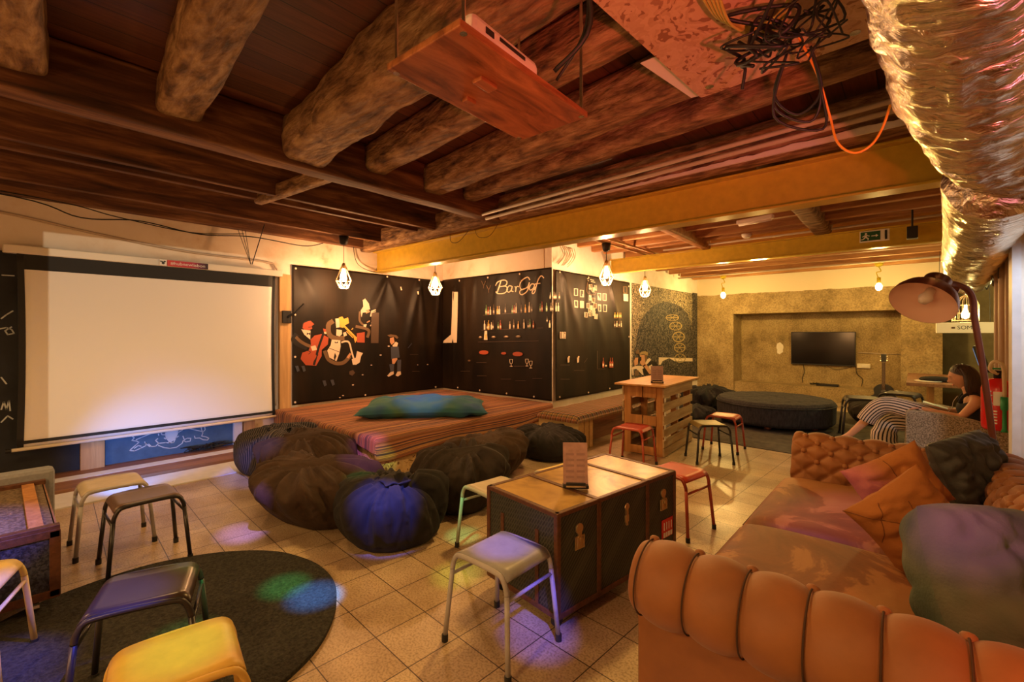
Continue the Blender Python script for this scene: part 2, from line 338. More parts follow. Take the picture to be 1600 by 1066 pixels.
M['cable'] = flat('black_cable', (.01, .01, .01), .5)
M['cable_y'] = flat('yellow_orange_cable', (.8, .35, .03), .5)
M['cable_g'] = flat('yellow_green_cable', (.45, .42, .08), .5)
M['pvc'] = flat('cream_conduit', (.5, .40, .3), .5)
M['tv'] = flat('black_glass', (.004, .004, .006), .12)
M['pl_black'] = flat('black_plastic', (.012, .012, .013), .4)
M['green'] = flat('exit_green', (.01, .09, .035), .5)
M['white'] = flat('white_plastic', (.82, .78, .72), .45)
M['red'] = flat('extinguisher_red', (.6, .015, .015), .25)
M['hose'] = flat('cream_hose', (.6, .5, .33), .5)
M['horn'] = flat('green_nozzle', (.02, .28, .10), .5)
M['bulb'] = flat('lit_bulb', (1, .8, .5), .5, emit=(1, .62, .28), es=16)
M['yellow'] = flat('yellow_plastic', (.7, .55, .02), .45)
M['cage'] = flat('pale_gold_wire', (.75, .6, .42), .35, .6)
M['skin'] = flat('skin', (.62, .34, .21), .55)
M['hair'] = noisy('dark_brown_hair', [(.35, (.014, .007, .005)), (.65, (.05, .023, .013))], 30, (3, 3, .3), .42, .5, 5)
M['topcloth'] = flat('black_jersey', (.012, .011, .012), .85)
def pants():
    m, t, b = newmat('black_and_cream_striped_cloth')
    c = t.nodes.new('ShaderNodeTexCoord'); sx = t.nodes.new('ShaderNodeSeparateXYZ'); t.links.new(c.outputs['UV'], sx.inputs[0])
    mu = nd(t, 'ShaderNodeMath', operation='MULTIPLY'); mu.inputs[1].default_value = 20; t.links.new(sx.outputs['X'], mu.inputs[0])
    fr = nd(t, 'ShaderNodeMath', operation='FRACT'); t.links.new(mu.outputs[0], fr.inputs[0])
    t.links.new(ramp(t, fr.outputs[0], [(0, (.012, .011, .012)), (.36, (.012, .011, .012)), (.42, (.68, .58, .48)), (.96, (.68, .58, .48))]), b.inputs['Base Color'])
    b.inputs['Roughness'].default_value = .9; return m
M['pants'] = pants()
M['paper'] = flat('mauve_menu_card', (.48, .30, .27), .25, var=.12, bs=30)
M['ink'] = flat('menu_print', (.34, .2, .19), .5)
M['glass'] = flat('clear_plastic', (.8, .8, .82), .12); M['glass'].node_tree.nodes['Principled BSDF'].inputs['Transmission Weight'].default_value = .9
M['crate_mesh'] = noisy('dark_blue_black_mesh_panel', [(.4, (.012, .014, .03)), (.6, (.05, .055, .09))], 60, rough=.5, bmp=.5, detail=2)
M['pallet'] = wood('weathered_pallet_wood', (.26, .16, .07), (.6, .44, .25), 'y', .75)
M['pallet_z'] = wood('orange_pallet_wood', (.28, .11, .03), (.58, .28, .09), 'z', .7)
M['tabletop'] = wood('orange_table_board', (.42, .2, .06), (.68, .38, .13), 'y', .45)
M['benchwood'] = wood('pale_plywood', (.42, .27, .11), (.66, .48, .22), 'x', .6)
def seatpaint(name, c, rough=.42, wear=.35):
    return noisy(name, [(.25, [q * (1 - wear) for q in c]), (.45, c), (.75, [min(1, q * 1.25) for q in c])], 7, rough=rough, bmp=.06, detail=8)

# ------------------------------------------------------------------ mesh building
class MB:
    def __init__(s): s.v = []; s.f = []; s.m = []; s.uv = {}
    def face(s, idx, mi=0): s.f.append(tuple(idx)); s.m.append(mi)
    def add(s, vs, fs, mi=0, T=None):
        b = len(s.v)
        s.v += [tuple(T @ V(q)) if T is not None else tuple(q) for q in vs]
        for f in fs: s.face([b + i for i in f], mi)
        return b
    def box(s, c, size, mi=0, rz=0, T=None, taper=1):
        x, y, z = [q / 2 for q in size]; vs = []
        for k, t_ in ((-1, 1), (1, taper)):
            for i, j in ((-1, -1), (1, -1), (1, 1), (-1, 1)): vs.append((i * x * t_, j * y * t_, k * z))
        TT = Matrix.Translation(c) @ Matrix.Rotation(rz, 4, 'Z')
        if T is not None: TT = T @ TT
        s.add(vs, [(3, 2, 1, 0), (4, 5, 6, 7), (0, 1, 5, 4), (1, 2, 6, 5), (2, 3, 7, 6), (3, 0, 4, 7)], mi, TT); return s
    def tube(s, pts, r, n=8, mi=0, closed=False, caps=True, sq=1, uvs=False):
        pts = [V(p) for p in pts]; N = len(pts); rr = r if isinstance(r, (list, tuple)) else [r] * N
        up = V((0, 0, 1)); prev = None; b = len(s.v)
        for i, p in enumerate(pts):
            a = pts[(i - 1) % N] if (i > 0 or closed) else p; c = pts[(i + 1) % N] if (i < N - 1 or closed) else p
            d = (c - a).normalized() if (c - a).length > 1e-9 else V((0, 0, 1))
            if prev is None:
                x = d.cross(up)
                if x.length < .05: x = d.cross(V((1, 0, 0)))
            else: x = prev - d * prev.dot(d)
            x.normalize(); prev = x; y = d.cross(x).normalized()
            for k in range(n):
                t_ = 2 * pi * k / n; s.v.append(tuple(p + (x * cos(t_) + y * sin(t_) * sq) * rr[i]))
        L = N if closed else N - 1
        for i in range(L):
            j = (i + 1) % N
            for k in range(n):
                k2 = (k + 1) % n; s.face((b + i * n + k, b + i * n + k2, b + j * n + k2, b + j * n + k), mi)
                if uvs: s.uv[len(s.f) - 1] = [(k / n, i / L), ((k + 1) / n, i / L), ((k + 1) / n, (i + 1) / L), (k / n, (i + 1) / L)]
        if caps and not closed:
            s.face([b + k for k in range(n)][::-1], mi); s.face([b + (N - 1) * n + k for k in range(n)], mi)
        return s
    def lathe(s, prof, c=(0, 0, 0), n=20, mi=0, T=None, sy=1):
        b = len(s.v); TT = Matrix.Translation(c) if T is None else T @ Matrix.Translation(c)
        for r_, z in prof:
            for k in range(n):
                a = 2 * pi * k / n; s.v.append(tuple(TT @ V((max(r_, 1e-4) * cos(a), max(r_, 1e-4) * sin(a) * sy, z))))
        for i in range(len(prof) - 1):
            for k in range(n):
                k2 = (k + 1) % n; s.face((b + i * n + k, b + i * n + k2, b + (i + 1) * n + k2, b + (i + 1) * n + k), mi)
        return s
    def grid(s, fn, nu, nv, mi=0, closeu=False, uv=None):
        b = len(s.v)
        for j in range(nv + 1):
            for i in range(nu + (0 if closeu else 1)): s.v.append(tuple(fn(i / nu, j / nv)))
        W = nu if closeu else nu + 1
        for j in range(nv):
            for i in range(nu):
                i2 = (i + 1) % W
                s.face((b + j * W + i, b + j * W + i2, b + (j + 1) * W + i2, b + (j + 1) * W + i), mi)
                if uv: s.uv[len(s.f) - 1] = [uv(i / nu, j / nv), uv((i + 1) / nu, j / nv), uv((i + 1) / nu, (j + 1) / nv), uv(i / nu, (j + 1) / nv)]
        return s
    def poly(s, pts, mi=0):
        b = len(s.v); s.v += [tuple(p) for p in pts]; s.face([b + i for i in range(len(pts))], mi); return s
    def prism(s, pts, off, mi=0):
        off = V(off); n = len(pts); b = len(s.v); s.v += [tuple(V(p)) for p in pts] + [tuple(V(p) + off) for p in pts]
        s.face([b + i for i in range(n)][::-1], mi); s.face([b + n + i for i in range(n)], mi)
        for i in range(n): j = (i + 1) % n; s.face((b + i, b + j, b + n + j, b + n + i), mi)
        return s
    def build(s, name, mats, parent=None, smooth=False, bevel=0, solid=0, sub=0, loc=None, rz=0):
        if not isinstance(mats, (list, tuple)): mats = [mats]
        me = bpy.data.meshes.new(name); me.from_pydata(s.v, [], s.f)
        for m_ in mats: me.materials.append(M[m_] if isinstance(m_, str) else m_)
        me.polygons.foreach_set('material_index', s.m)
        if s.uv:
            ul = me.uv_layers.new(name='UVMap')
            for p in me.polygons:
                u = s.uv.get(p.index)
                if u:
                    for li, q in zip(p.loop_indices, u): ul.data[li].uv = q
        me.polygons.foreach_set('use_smooth', [bool(smooth)] * len(me.polygons))
        me.update()
        o = bpy.data.objects.new(name, me); COL.objects.link(o)
        if parent is not None: o.parent = parent
        if loc is not None: o.location = loc
        if rz: o.rotation_euler = (0, 0, rz)
        if solid: q = o.modifiers.new('thick', 'SOLIDIFY'); q.thickness = solid; q.offset = 0
        if bevel: q = o.modifiers.new('bevel', 'BEVEL'); q.width = bevel; q.segments = 2; q.limit_method = 'ANGLE'
        if sub: q = o.modifiers.new('sub', 'SUBSURF'); q.levels = sub; q.render_levels = sub
        return o
def tag(o, label, cat, group=None):
    o['label'] = label; o['category'] = cat
    if group: o['group'] = group
    return o
def thing(name, label, cat, loc=(0, 0, 0), rz=0, group=None):
    o = bpy.data.objects.new(name, None); o.empty_display_size = .1; COL.objects.link(o); o.location = loc; o.rotation_euler = (0, 0, rz)
    return tag(o, label, cat, group)
def struct(o): o['kind'] = 'structure'; return o
def box(name, c, size, mat, parent=None, rz=0, bevel=0): return MB().box(c, size, 0, rz).build(name, mat, parent, bevel=bevel)
def smoothpath(pts, k=6, closed=False):
    pts = [V(p) for p in pts]; n = len(pts); out = []
    for i in range(n if closed else n - 1):
        g = (lambda q: pts[q % n]) if closed else (lambda q: pts[max(0, min(n - 1, q))])
        a, b_, c, d = g(i - 1), g(i), g(i + 1), g(i + 2)
        for j in range(k):
            t_ = j / k; out.append(.5 * ((2 * b_) + (-a + c) * t_ + (2 * a - 5 * b_ + 4 * c - d) * t_ * t_ + (-a + 3 * b_ - 3 * c + d) * t_ ** 3))
    if not closed: out.append(pts[-1])
    return out
def nz(x, y, z, s_=1): return noise.noise(V((x * s_, y * s_, z * s_)))
# ================================================================== THE ROOM
LX, CEIL, FY = -6.95, 3.28, 12.25
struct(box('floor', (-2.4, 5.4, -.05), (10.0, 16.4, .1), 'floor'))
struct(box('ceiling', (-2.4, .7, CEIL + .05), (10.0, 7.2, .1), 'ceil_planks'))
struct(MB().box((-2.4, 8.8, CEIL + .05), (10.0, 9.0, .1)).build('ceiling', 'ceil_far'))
struct(box('wall_left', (LX - .1, 1.6, 1.64), (.2, 8.6, 3.28), 'plaster'))
struct(box('wall_niche', (-5.7, 5.98, 1.64), (2.5, .36, 3.28), 'plaster'))
struct(box('wall_block', (-4.42, 9.06, 1.64), (.24, 6.5, 3.28), 'paint'))
struct(box('wall_near', (-2.4, -2.7, 1.64), (10.0, .2, 3.28), 'plaster'))
struct(box('wall_right_near', (2.2, 1.35, 1.64), (.2, 8.1, 3.28), 'plaster'))
struct(box('wall_right_return', (1.375, 5.45, 1.64), (1.48, .12, 3.28), 'paint'))
struct(box('wall_right', (.78, 6.6, 1.64), (.14, 2.1, 3.28), 'pine'))
struct(box('wall_right_far', (2.6, 9.8, 1.64), (.2, 6.4, 3.28), 'dark_concrete'))
# far wall with the television niche
FB = MB()
FB.box((-3.86, FY + .35, 1.64), (.9, .7, 3.28)); FB.box((.1, FY + .35, 1.64), (.62, .7, 3.28)); FB.box((-1.81, FY + .35, 2.66), (3.2, .7, 1.28))
FB.box((-1.81, FY + .85, 1.3), (3.3, .3, 2.6)); FB.box((-1.81, FY + .4, .16), (3.2, .62, .32))
struct(FB.build('wall_far', 'concrete'))
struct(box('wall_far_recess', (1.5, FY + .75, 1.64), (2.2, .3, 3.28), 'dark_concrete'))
# white door frame and its light edge at the right
struct(box('trim_1', (.606, 5.44, 1.5), (.05, .18, 3.0), 'whiteboard'))
struct(box('trim_2', (.70, 7.45, 1.5), (.05, .12, 3.0), 'pine'))
for k, (y, x) in enumerate(((7.1, .66), (6.75, .665), (6.45, .67))):
    tag(MB().tube([(x, y, .1), (x, y, 2.9)], (.022, .03, .018)[k], 10).build('wall_pipe', 'pvc', smooth=True), ('thin', 'thick', 'narrow')[k] + ' cream vertical pipe on the right wall, ' + ('farthest from the sofa', 'middle one of three', 'nearest the sofa')[k], 'pipe')
# wooden posts in the left wall
post = lambda x, y0, y1, z1, lab, mt='pine': tag(box('wooden_post', (x, (y0 + y1) / 2, z1 / 2), (.06, y1 - y0, z1), mt, bevel=.004), lab, 'post')
post(-6.86, .60, .80, 2.36, 'broad yellow pine post under the middle of the projection screen')
post(-6.86, 2.10, 2.20, 2.3, 'white painted post under the right end of the projection screen', 'whiteboard')
post(-6.86, 2.22, 2.36, 2.3, 'narrow orange pine post under the right end of the projection screen')
post(-6.90, 2.70, 2.86, 2.4, 'worn pine board on the wall between the screen and the musicians banner', 'pine')
# blackboard wall behind the screen and the blue part with the chalk bulls
bb = tag(box('blackboard', (-6.925, -.6, 1.2), (.04, 2.4, 2.36), 'blackboard'), 'black chalkboard wall left of and behind the projection screen', 'blackboard')
ck = MB()
def chalk(mb, pts, wd, X, mi=0):      # a drawn line on a plane of constant x, points in photo measure
    P = [onX(a, b_, X) for a, b_ in pts]
    for p, q in zip(P, P[1:]):
        d = (q - p);
        if d.length < 1e-5: continue
        n_ = V((0, -d.z, d.y)).normalized() * wd / 2; e = d.normalized() * wd * .3
        mb.poly([p - n_ - e, q - n_ + e, q + n_ + e, p + n_ - e], mi)
for pl in ([(2, 498), (10, 492), (20, 486)], [(0, 514), (10, 512), (18, 515), (22, 521), (12, 523), (8, 517), (18, 511)], [(2, 640), (6, 628), (10, 640), (14, 626), (16, 642)], [(2, 660), (12, 650), (20, 655)], [(3, 430), (22, 431)], [(2, 590), (10, 600)]):
    chalk(ck, pl, .012, -6.9)
ck.build('chalk_lines', 'chalk', bb)
bl = tag(box('blue_wall_panel', (-6.925, 1.46, 1.2), (.04, 1.3, 2.36), 'blueboard'), 'blue painted wall panel with two chalk bulls below the screen', 'panel')
bk = MB()
BO = lambda L: [(180 + x / 8.883, 640 + y / 8.883) for x, y in L]
for pl in ([(240, 375), (265, 395), (232, 430), (300, 440), (330, 455), (290, 490), (200, 570), (270, 575), (350, 540), (430, 500), (410, 450)],
           [(290, 420), (360, 390), (510, 330)], [(360, 510), (320, 500), (265, 540)], [(465, 480), (500, 515), (560, 510), (605, 470), (560, 430), (590, 405)],
           [(600, 340), (605, 360)], [(640, 330), (650, 350), (700, 352), (720, 400), (760, 470)], [(600, 500), (680, 530), (760, 540), (850, 525), (930, 470), (945, 430)],
           [(600, 470), (700, 460), (760, 465), (810, 460), (840, 400), (870, 320), (930, 290), (950, 265)], [(940, 370), (960, 420), (1000, 400), (1050, 400), (1040, 440), (980, 450), (950, 430)],
           [(1010, 262), (1090, 280), (1180, 300), (1220, 310), (1250, 280), (1240, 235)], [(1190, 240), (1200, 280), (1215, 330), (1200, 370), (1260, 380), (1300, 400), (1280, 425), (1220, 420), (1170, 395), (1110, 400), (1100, 370)],
           [(680, 395), (700, 410)], [(860, 385), (880, 370)], [(480, 515), (420, 470)]):
    chalk(bk, BO(pl), .011, -6.9)
bk.poly([onX(*q, -6.901) for q in BO([(690, 320), (780, 295), (880, 290), (830, 420), (760, 465), (700, 400)])])
bk.build('chalk_drawing', 'chalk', bl)
# boards on the floor along that wall
tag(box('floor_board', (-6.78, 1.1, .02), (.24, 2.6, .04), 'brownboard'), 'dark brown board on the floor against the blue wall panel', 'board')
tag(box('floor_board', (-6.56, 1.1, .02), (.18, 2.6, .04), 'whiteboard'), 'narrow white board on the floor between two brown boards', 'board')
tag(box('floor_board', (-6.29, 1.1, .02), (.34, 2.6, .04), 'brownboard'), 'reddish brown board on the floor in front of the narrow white one', 'board')
tag(box('floor_board', (-5.86, 1.1, .006), (.50, 2.6, .012), 'whiteboard'), 'wide white painted strip on the floor, nearest the tiles', 'board')
tg = MB(); random.seed(3)
for k in range(9):
    y0 = 1.55 + .05 * k; pts = [(-6.8 + random.uniform(-.07, .07), y0 + random.uniform(-.1, .15), .06 + random.uniform(0, .06)) for _ in range(7)]; tg.tube(smoothpath(pts, 4), .006, 5)
tag(tg.build('cable_tangle', 'cable', smooth=True), 'tangle of black cables lying against the foot of the blue wall', 'cables')

# ------------------------------------------------------------------ timber and steel above
def log(p0, p1, w_, h_, seed, rough=.02, n=26, e=.38):
    p0, p1 = V(p0), V(p1); d = (p1 - p0); L = d.length; d.normalize(); side = d.cross(V((0, 0, 1))).normalized(); up = side.cross(d).normalized(); mb = MB()
    K = 20
    def fn(u, v):
        a = 2 * pi * u; c, s_ = cos(a), sin(a)
        cx = math.copysign(abs(c) ** e, c) * w_ / 2; cy = math.copysign(abs(s_) ** e, s_) * h_ / 2
        q = p0 + d * (v * L); k = nz(cx * 4 + seed, cy * 4, v * L * 2.2) * rough * 1.6 + nz(cx * 14, cy * 14 + seed, v * L * 7) * rough * .6
        bend = side * (nz(seed, v * L * .5, 3) * rough * 2)
        return q + bend + side * (cx * (1 + k * 6)) + up * (cy * (1 + k * 4))
    mb.grid(fn, 28, n, closeu=True)
    b0 = 0; mb.face([k for k in range(28)][::-1]); mb.face([n * 28 + k for k in range(28)]); return mb
tag(log((-3.84, -2.5, 3.09), (-3.84, 4.1, 3.09), .20, .37, 1, .006, 60, .16).build('main_beam', 'beam_y', smooth=True), 'long dark main beam carrying the rough joists, left of the hanging shelf', 'beam')
lab = {0: 'short pale rough joist at the top left corner', 1: 'second rough joist from the left with a long crack', 2: 'thick bent joist left of the hanging shelf', 3: 'rough joist passing behind the hanging shelf', 4: 'joist with notches, right of the hanging shelf', 5: 'dark straight joist running to the chipboard panel corner', 6: 'last joist before the conduits and the yellow beam'}
JY = [(.08, .24, .28), (.82, .26, .28), (1.66, .34, .36), (2.32, .22, .26), (2.98, .24, .30), (3.50, .2, .26)]
for k, (y, ww, hh) in enumerate(JY):
    tag(log((-3.72, y, 3.28 - hh / 2), (2.1, y - (.42 if k == 2 else .5), 3.28 - hh / 2), ww, hh, 5 + k * 3, .024 if k == 2 else .014, 70).build('joist', 'beam', smooth=True), lab[k], 'joist', 'rough joists over the near room')
for k, (x, zb, ww) in enumerate(((-4.98, 2.97, .07), (-5.36, 3.0, .07), (-6.32, 2.98, .08), (-6.86, 2.95, .14))):
    tag(MB().box((x, .8, (zb + 3.28) / 2), (ww, 6.7, 3.28 - zb)).build('joist', 'beam_y', bevel=.006), ('sawn joist left of the main beam, nearest to it', 'second sawn joist left of the main beam', 'third sawn joist left of the main beam', 'rough wall plate under the joists along the screen wall')[k], 'joist', 'sawn joists over the projection screen')
tag(log((-5.40, 1.9, 3.03), (-3.95, 2.05, 3.03), .10, .14, 30, .008, 16).build('cross_timber', 'beam', smooth=True), 'short pale cross timber nailed under two sawn joists', 'timber')
tag(log((-6.9, 4.1, 3.05), (2.1, 4.1, 3.09), .22, .3, 44, .02, 60).build('wall_timber', 'beam', smooth=True), 'rough old timber lying along the top of the yellow steel beam', 'timber')
pl = MB(); random.seed(5)
pts = [(-3.3 + i * .25, random.uniform(.0, .05)) for i in range(22)]
def strip(u, v):
    x = -3.3 + u * 5.4; top = 2.932 + .05 * max(0, min(1, (u - .05) * 1.6)) + (.016 * nz(x * 5, 0, 0) + .014 * nz(x * 17, 1, 0)) * min(1, u * 3)
    return (x, 3.975 + .0 * v, 2.925 + v * (top - 2.925))
pl.grid(strip, 120, 1)
tag(pl.build('plaster_strip', 'paint', solid=.02), 'torn white plaster strip on the timber above the steel beam', 'plaster')
# steel I beams
def ibeam(y, x0, x1, z0, z1, fl, label):
    t = thing('steel_beam', label, 'steel beam', ((x0 + x1) / 2, y, z0)); L = x1 - x0; h = z1 - z0
    MB().box((0, 0, h / 2), (L, .014, h - .02)).build('web', 'iron', t)
    MB().box((0, 0, .009), (L, fl, .018)).build('bottom_flange', 'iron', t, bevel=.003)
    MB().box((0, 0, h - .009), (L, fl, .018)).build('top_flange', 'iron', t, bevel=.003)
    return t
ibeam(4.34, -6.94, 2.1, 2.58, 2.93, .18, 'large yellow painted steel beam crossing the whole room')
ibeam(7.66, -4.28, 2.3, 2.66, 2.92, .14, 'smaller yellow steel beam farther back, behind the exit sign')
for k, y in enumerate((4.75, 5.15, 5.6, 6.05, 6.5, 6.95, 7.35)):
    tag(MB().box((-.9 if k > 0 else -2.6, y, 3.12), (6.7 if k > 0 else 8.5, .09, .30 if k % 2 else .26)).build('joist', 'joist_red', bevel=.006), ('orange joist behind the large steel beam, nearest to it', 'second orange joist behind the large steel beam', 'third orange joist behind the large steel beam', 'fourth orange joist behind the large steel beam', 'fifth orange joist, above the tube lamp', 'sixth orange joist behind the large steel beam', 'orange joist just before the smaller steel beam')[k], 'joist', 'orange joists between the steel beams')
for k, y in enumerate((8.2, 8.9, 9.6, 10.3, 11.0, 11.8)):
    tag(MB().box((-.9, y, 3.07), (6.7, .10, .34)).build('joist', 'joist_red', bevel=.006), ('first', 'second', 'third', 'fourth', 'fifth', 'last')[k] + ' joist behind the smaller steel beam, counted towards the television wall', 'joist', 'joists before the television wall')
tag(log((-2.46, 4.5, 3.0), (-2.52, 7.6, 2.98), .14, .18, 51, .008, 20).build('cross_timber', 'joist_red', smooth=True), 'cross timber under the orange joists, right of the pendant lamps', 'timber')
tag(log((-.95, 4.5, 3.04), (-.95, 7.6, 3.04), .22, .26, 57, .012, 20).build('cross_timber', 'beam', smooth=True), 'thick dark timber under the orange joists, beyond the tube lamp', 'timber')
for k, x in enumerate((-3.62, -3.50)):
    tag(MB().box((x + (.06 if k else 0), 6.35, 2.955), (.03, 3.9 if k else 3.4, .03)).build('ceiling_lath', 'pine_y'), ('thin pale lath beside the first caged lamps, left one', 'thin pale lath beside the caged lamps, right one')[k], 'lath')
# conduits
tag(MB().tube([(-3.75, 3.72, 2.92), (2.1, 3.5, 2.97)], .018, 8).tube([(-3.75, 3.78, 2.88), (2.1, 3.56, 2.93)], .018, 8).build('conduit', 'pvc', smooth=True), 'pair of thin cream conduits above the large steel beam', 'conduit')
tag(MB().tube([(-3.2, 7.5, 2.95), (1.8, 7.5, 2.97)], .016, 8).build('conduit', 'pvc', smooth=True), 'thin cream conduit above the exit sign', 'conduit')
tag(MB().tube([(-4.2, 10.7, 2.84), (1.9, 10.7, 2.86)], .018, 8).build('conduit', 'pvc', smooth=True), 'cream conduit in front of the television wall', 'conduit')
tag(MB().tube(smoothpath([(-6.92, -1, 2.83), (-6.92, .02, 2.77), (-6.92, .73, 2.67), (-6.92, 1.6, 2.58), (-6.92, 2.5, 2.56), (-6.92, 2.66, 2.5), (-6.92, 2.68, 2.3), (-6.92, 2.66, 1.2), (-6.92, 2.66, .5)], 6), .014, 8).build('conduit', 'pvc', smooth=True), 'cream cable duct on the wall above the projection screen, bending down at its right', 'conduit')
wl = MB()
wl.tube(smoothpath([(-6.78, -1.5, 2.95), (-6.78, .1, 2.92), (-6.78, .6, 2.80), (-6.8, 1.1, 2.86), (-6.8, 1.7, 2.8), (-6.78, 2.3, 2.86), (-6.8, 3.0, 2.84), (-6.78, 3.3, 2.92)], 6), .007, 5)
wl.tube(smoothpath([(-6.76, -1.5, 2.97), (-6.76, .3, 2.94), (-6.76, .9, 2.86), (-6.76, 1.6, 2.80), (-6.76, 2.2, 2.88)], 6), .006, 5)
tag(wl.build('ceiling_cable', 'cable', smooth=True), 'black cables drooping along the joists above the screen', 'cable')
sc_ = MB()
for dx, dy in ((0, 0), (0, -.05), (0, .04)): sc_.tube([(-6.85, 2.2 + dy, 2.95), (-6.76, 2.28, 2.48)], .004, 5)
sc_.tube([(-6.33, 2.30, 2.96), (-6.74, 2.29, 2.48)], .006, 5)
tag(sc_.build('screen_cord', 'cable', smooth=True), 'black cords holding the right end of the projection screen', 'cord')
tag(MB().tube(smoothpath([(-6.86, 3.85, 2.95), (-6.86, 3.87, 2.8), (-6.86, 3.95, 2.66), (-6.86, 4.2, 2.58), (-6.86, 4.45, 2.62)], 6), .006, 5).build('wall_cable', 'cable', smooth=True), 'black cable hanging beside the left end of the steel beam', 'cable')
tag(MB().tube(smoothpath([(-4.9, 4.22, 2.93), (-4.85, 4.2, 2.82), (-4.7, 4.2, 2.80), (-4.5, 4.2, 2.92)], 6), .004, 5).tube(smoothpath([(-4.4, 4.22, 2.93), (-4.3, 4.2, 2.81), (-4.1, 4.2, 2.8), (-3.95, 4.2, 2.93)], 6), .003, 5).build('wire_loop', 'cable', smooth=True), 'thin black wire loops on the large steel beam', 'wire')
wc = MB(); random.seed(11)
for k in range(6):
    y0 = 5.95 + k * .06; wc.tube(smoothpath([(-4.24, y0, 2.95), (-4.2, y0 + .05, 2.78), (-4.22, y0 - .08 + random.uniform(-.05, .05), 2.62 + random.uniform(-.03, .05)), (-4.22, y0 + .1, 2.8), (-4.24, y0 + .1, 2.95)], 5), .005, 5)
tag(wc.build('loose_wires', 'pvc', smooth=True), 'loose cream wires hanging on the white wall above the pictures banner', 'wires')

# ------------------------------------------------------------------ hung board with the projector
sh = thing('hanging_shelf', 'reddish stained board hung under the joists on metal straps', 'shelf', (-1.19, 1.26, 2.45), R(2))
MB().box((0, 0, .012), (.36, .74, .025)).build('board', 'shelf_wood', sh, bevel=.004)
for sx_, sy_ in ((-1, -1), (1, -1), (1, 1), (-1, 1)):
    MB().box((sx_ * .165, sy_ * .34, .27), (.014, .003, .54)).lathe([(.0, -.004), (.012, -.004), (.012, .002), (.008, .03), (0, .03)], (sx_ * .165, sy_ * .34, 0), 8).build('strap', 'chrome', sh)
for y, x in ((-.05, .03), (.0, -.10)):
    MB().box((x, y - .05, -.006), (.045 if x > 0 else .03, .085 if x > 0 else .05, .018)).build('wood_block', 'shelf_wood', sh, bevel=.003)
pj = thing('projector', 'white projector lying on the hanging board', 'projector', (-1.14, 1.13, 2.475), R(4))
MB().box((0, 0, .032), (.24, .36, .064)).build('case', 'white', pj, bevel=.02)
MB().tube([(-.12, -.06, .034), (-.15, -.06, .034)], .027, 16).build('lens', 'tv', pj, smooth=True)
MB().box((.121, .02, .036), (.003, .14, .012)).box((.121, -.1, .03), (.003, .04, .02)).build('side_label', 'pl_black', pj)
# the projector's beam: a real lamp whose light leaves through a rectangle
pl_ = bpy.data.lights.new('projector_light', 'SPOT'); pl_.energy = 260; pl_.color = (1, .82, .55); pl_.spot_size = R(60); pl_.spot_blend = 0; pl_.shadow_soft_size = .012
po = bpy.data.objects.new('projector_light', pl_); COL.objects.link(po); po.location = (-1.40, 1.10, 2.56)
po.rotation_euler = (R(90), 0, R(90))
pl_.use_nodes = True; t = pl_.node_tree; em = t.nodes['Emission']
tc = t.nodes.new('ShaderNodeTexCoord'); sx = t.nodes.new('ShaderNodeSeparateXYZ'); t.links.new(tc.outputs['Normal'], sx.inputs[0])
def lm(op, a, b_):
    n = t.nodes.new('ShaderNodeMath'); n.operation = op
    for i, q in enumerate((a, b_)):
        if isinstance(q, (int, float)): n.inputs[i].default_value = q
        else: t.links.new(q, n.inputs[i])
    return n.outputs[0]
az = lm('ABSOLUTE', sx.outputs['Z'], 0); hx = lm('DIVIDE', sx.outputs['X'], az); vy = lm('DIVIDE', sx.outputs['Y'], az)
mk = lm('MULTIPLY', lm('MULTIPLY', lm('GREATER_THAN', hx, -.14), lm('LESS_THAN', hx, .34)), lm('MULTIPLY', lm('LESS_THAN', vy, .012), lm('GREATER_THAN', vy, -.40)))
t.links.new(mk, em.inputs['Strength'])
ds = MB().tube(smoothpath([(-.88, 1.28, 3.25), (-.86, 1.30, 2.9), (-.84, 1.36, 2.62), (-.98, 1.34, 2.5)], 6), .009, 6).tube(smoothpath([(-.85, 1.24, 3.25), (-.86, 1.34, 2.9), (-.87, 1.38, 2.64), (-1.0, 1.38, 2.49)], 6), .006, 6)
tag(ds.build('projector_cable', 'cable', smooth=True), 'black cables falling from the ceiling to the projector', 'cable')
tag(box('cable_socket', (-.84, 1.55, 2.86), (.05, .06, .03), 'white', rz=.4), 'small white socket hanging behind the projector', 'socket')
# chipboard panel under the ceiling
ob = thing('chipboard_panel', 'reddish lit chipboard panel screwed under the joists', 'panel', (0, 0, 0))
MB().prism([(-1.0, 1.2, 2.90), (-.92, 2.68, 2.90), (1.0, 2.60, 2.90), (1.0, .6, 2.90), (-.95, .7, 2.9)], (0, 0, .018)).build('board', 'osb_red', ob)
for x, y in ((-.84, 2.58), (.3, 2.5), (-.2, 2.55)): MB().lathe([(0, -.006), (.022, -.005), (.022, 0), (0, 0)], (x, y, 2.90), 10).build('washer', 'chrome', ob)
tag(MB().prism([(-1.06, 2.2, 2.94), (-.99, 2.72, 2.94), (-.9, 2.74, 2.94), (-.9, 2.2, 2.94)], (0, 0, .004)).build('insulation_sheet', 'white'), 'pale sheet edge showing above the chipboard panel', 'sheet')
cb = MB(); random.seed(21)
for k in range(10):
    c = V((-.40 + random.uniform(-.10, .12), 2.16 + random.uniform(-.12, .12), 2.80)); q = []
    for j in range(8):
        q.append(c + V((random.uniform(-.13, .13), random.uniform(-.13, .13), random.uniform(-.12, .08))))
    cb.tube(smoothpath(q, 6), random.choice((.004, .005, .008)), 6)
for k in range(3):
    cb.tube(smoothpath([(-.42, 2.3, 2.78), (-.50, 2.45, 2.68 - .05 * k), (-.42 + .05 * k, 2.55, 2.60 - .05 * k), (-.32, 2.5, 2.66), (-.34, 2.35, 2.8)], 6), .006, 6)
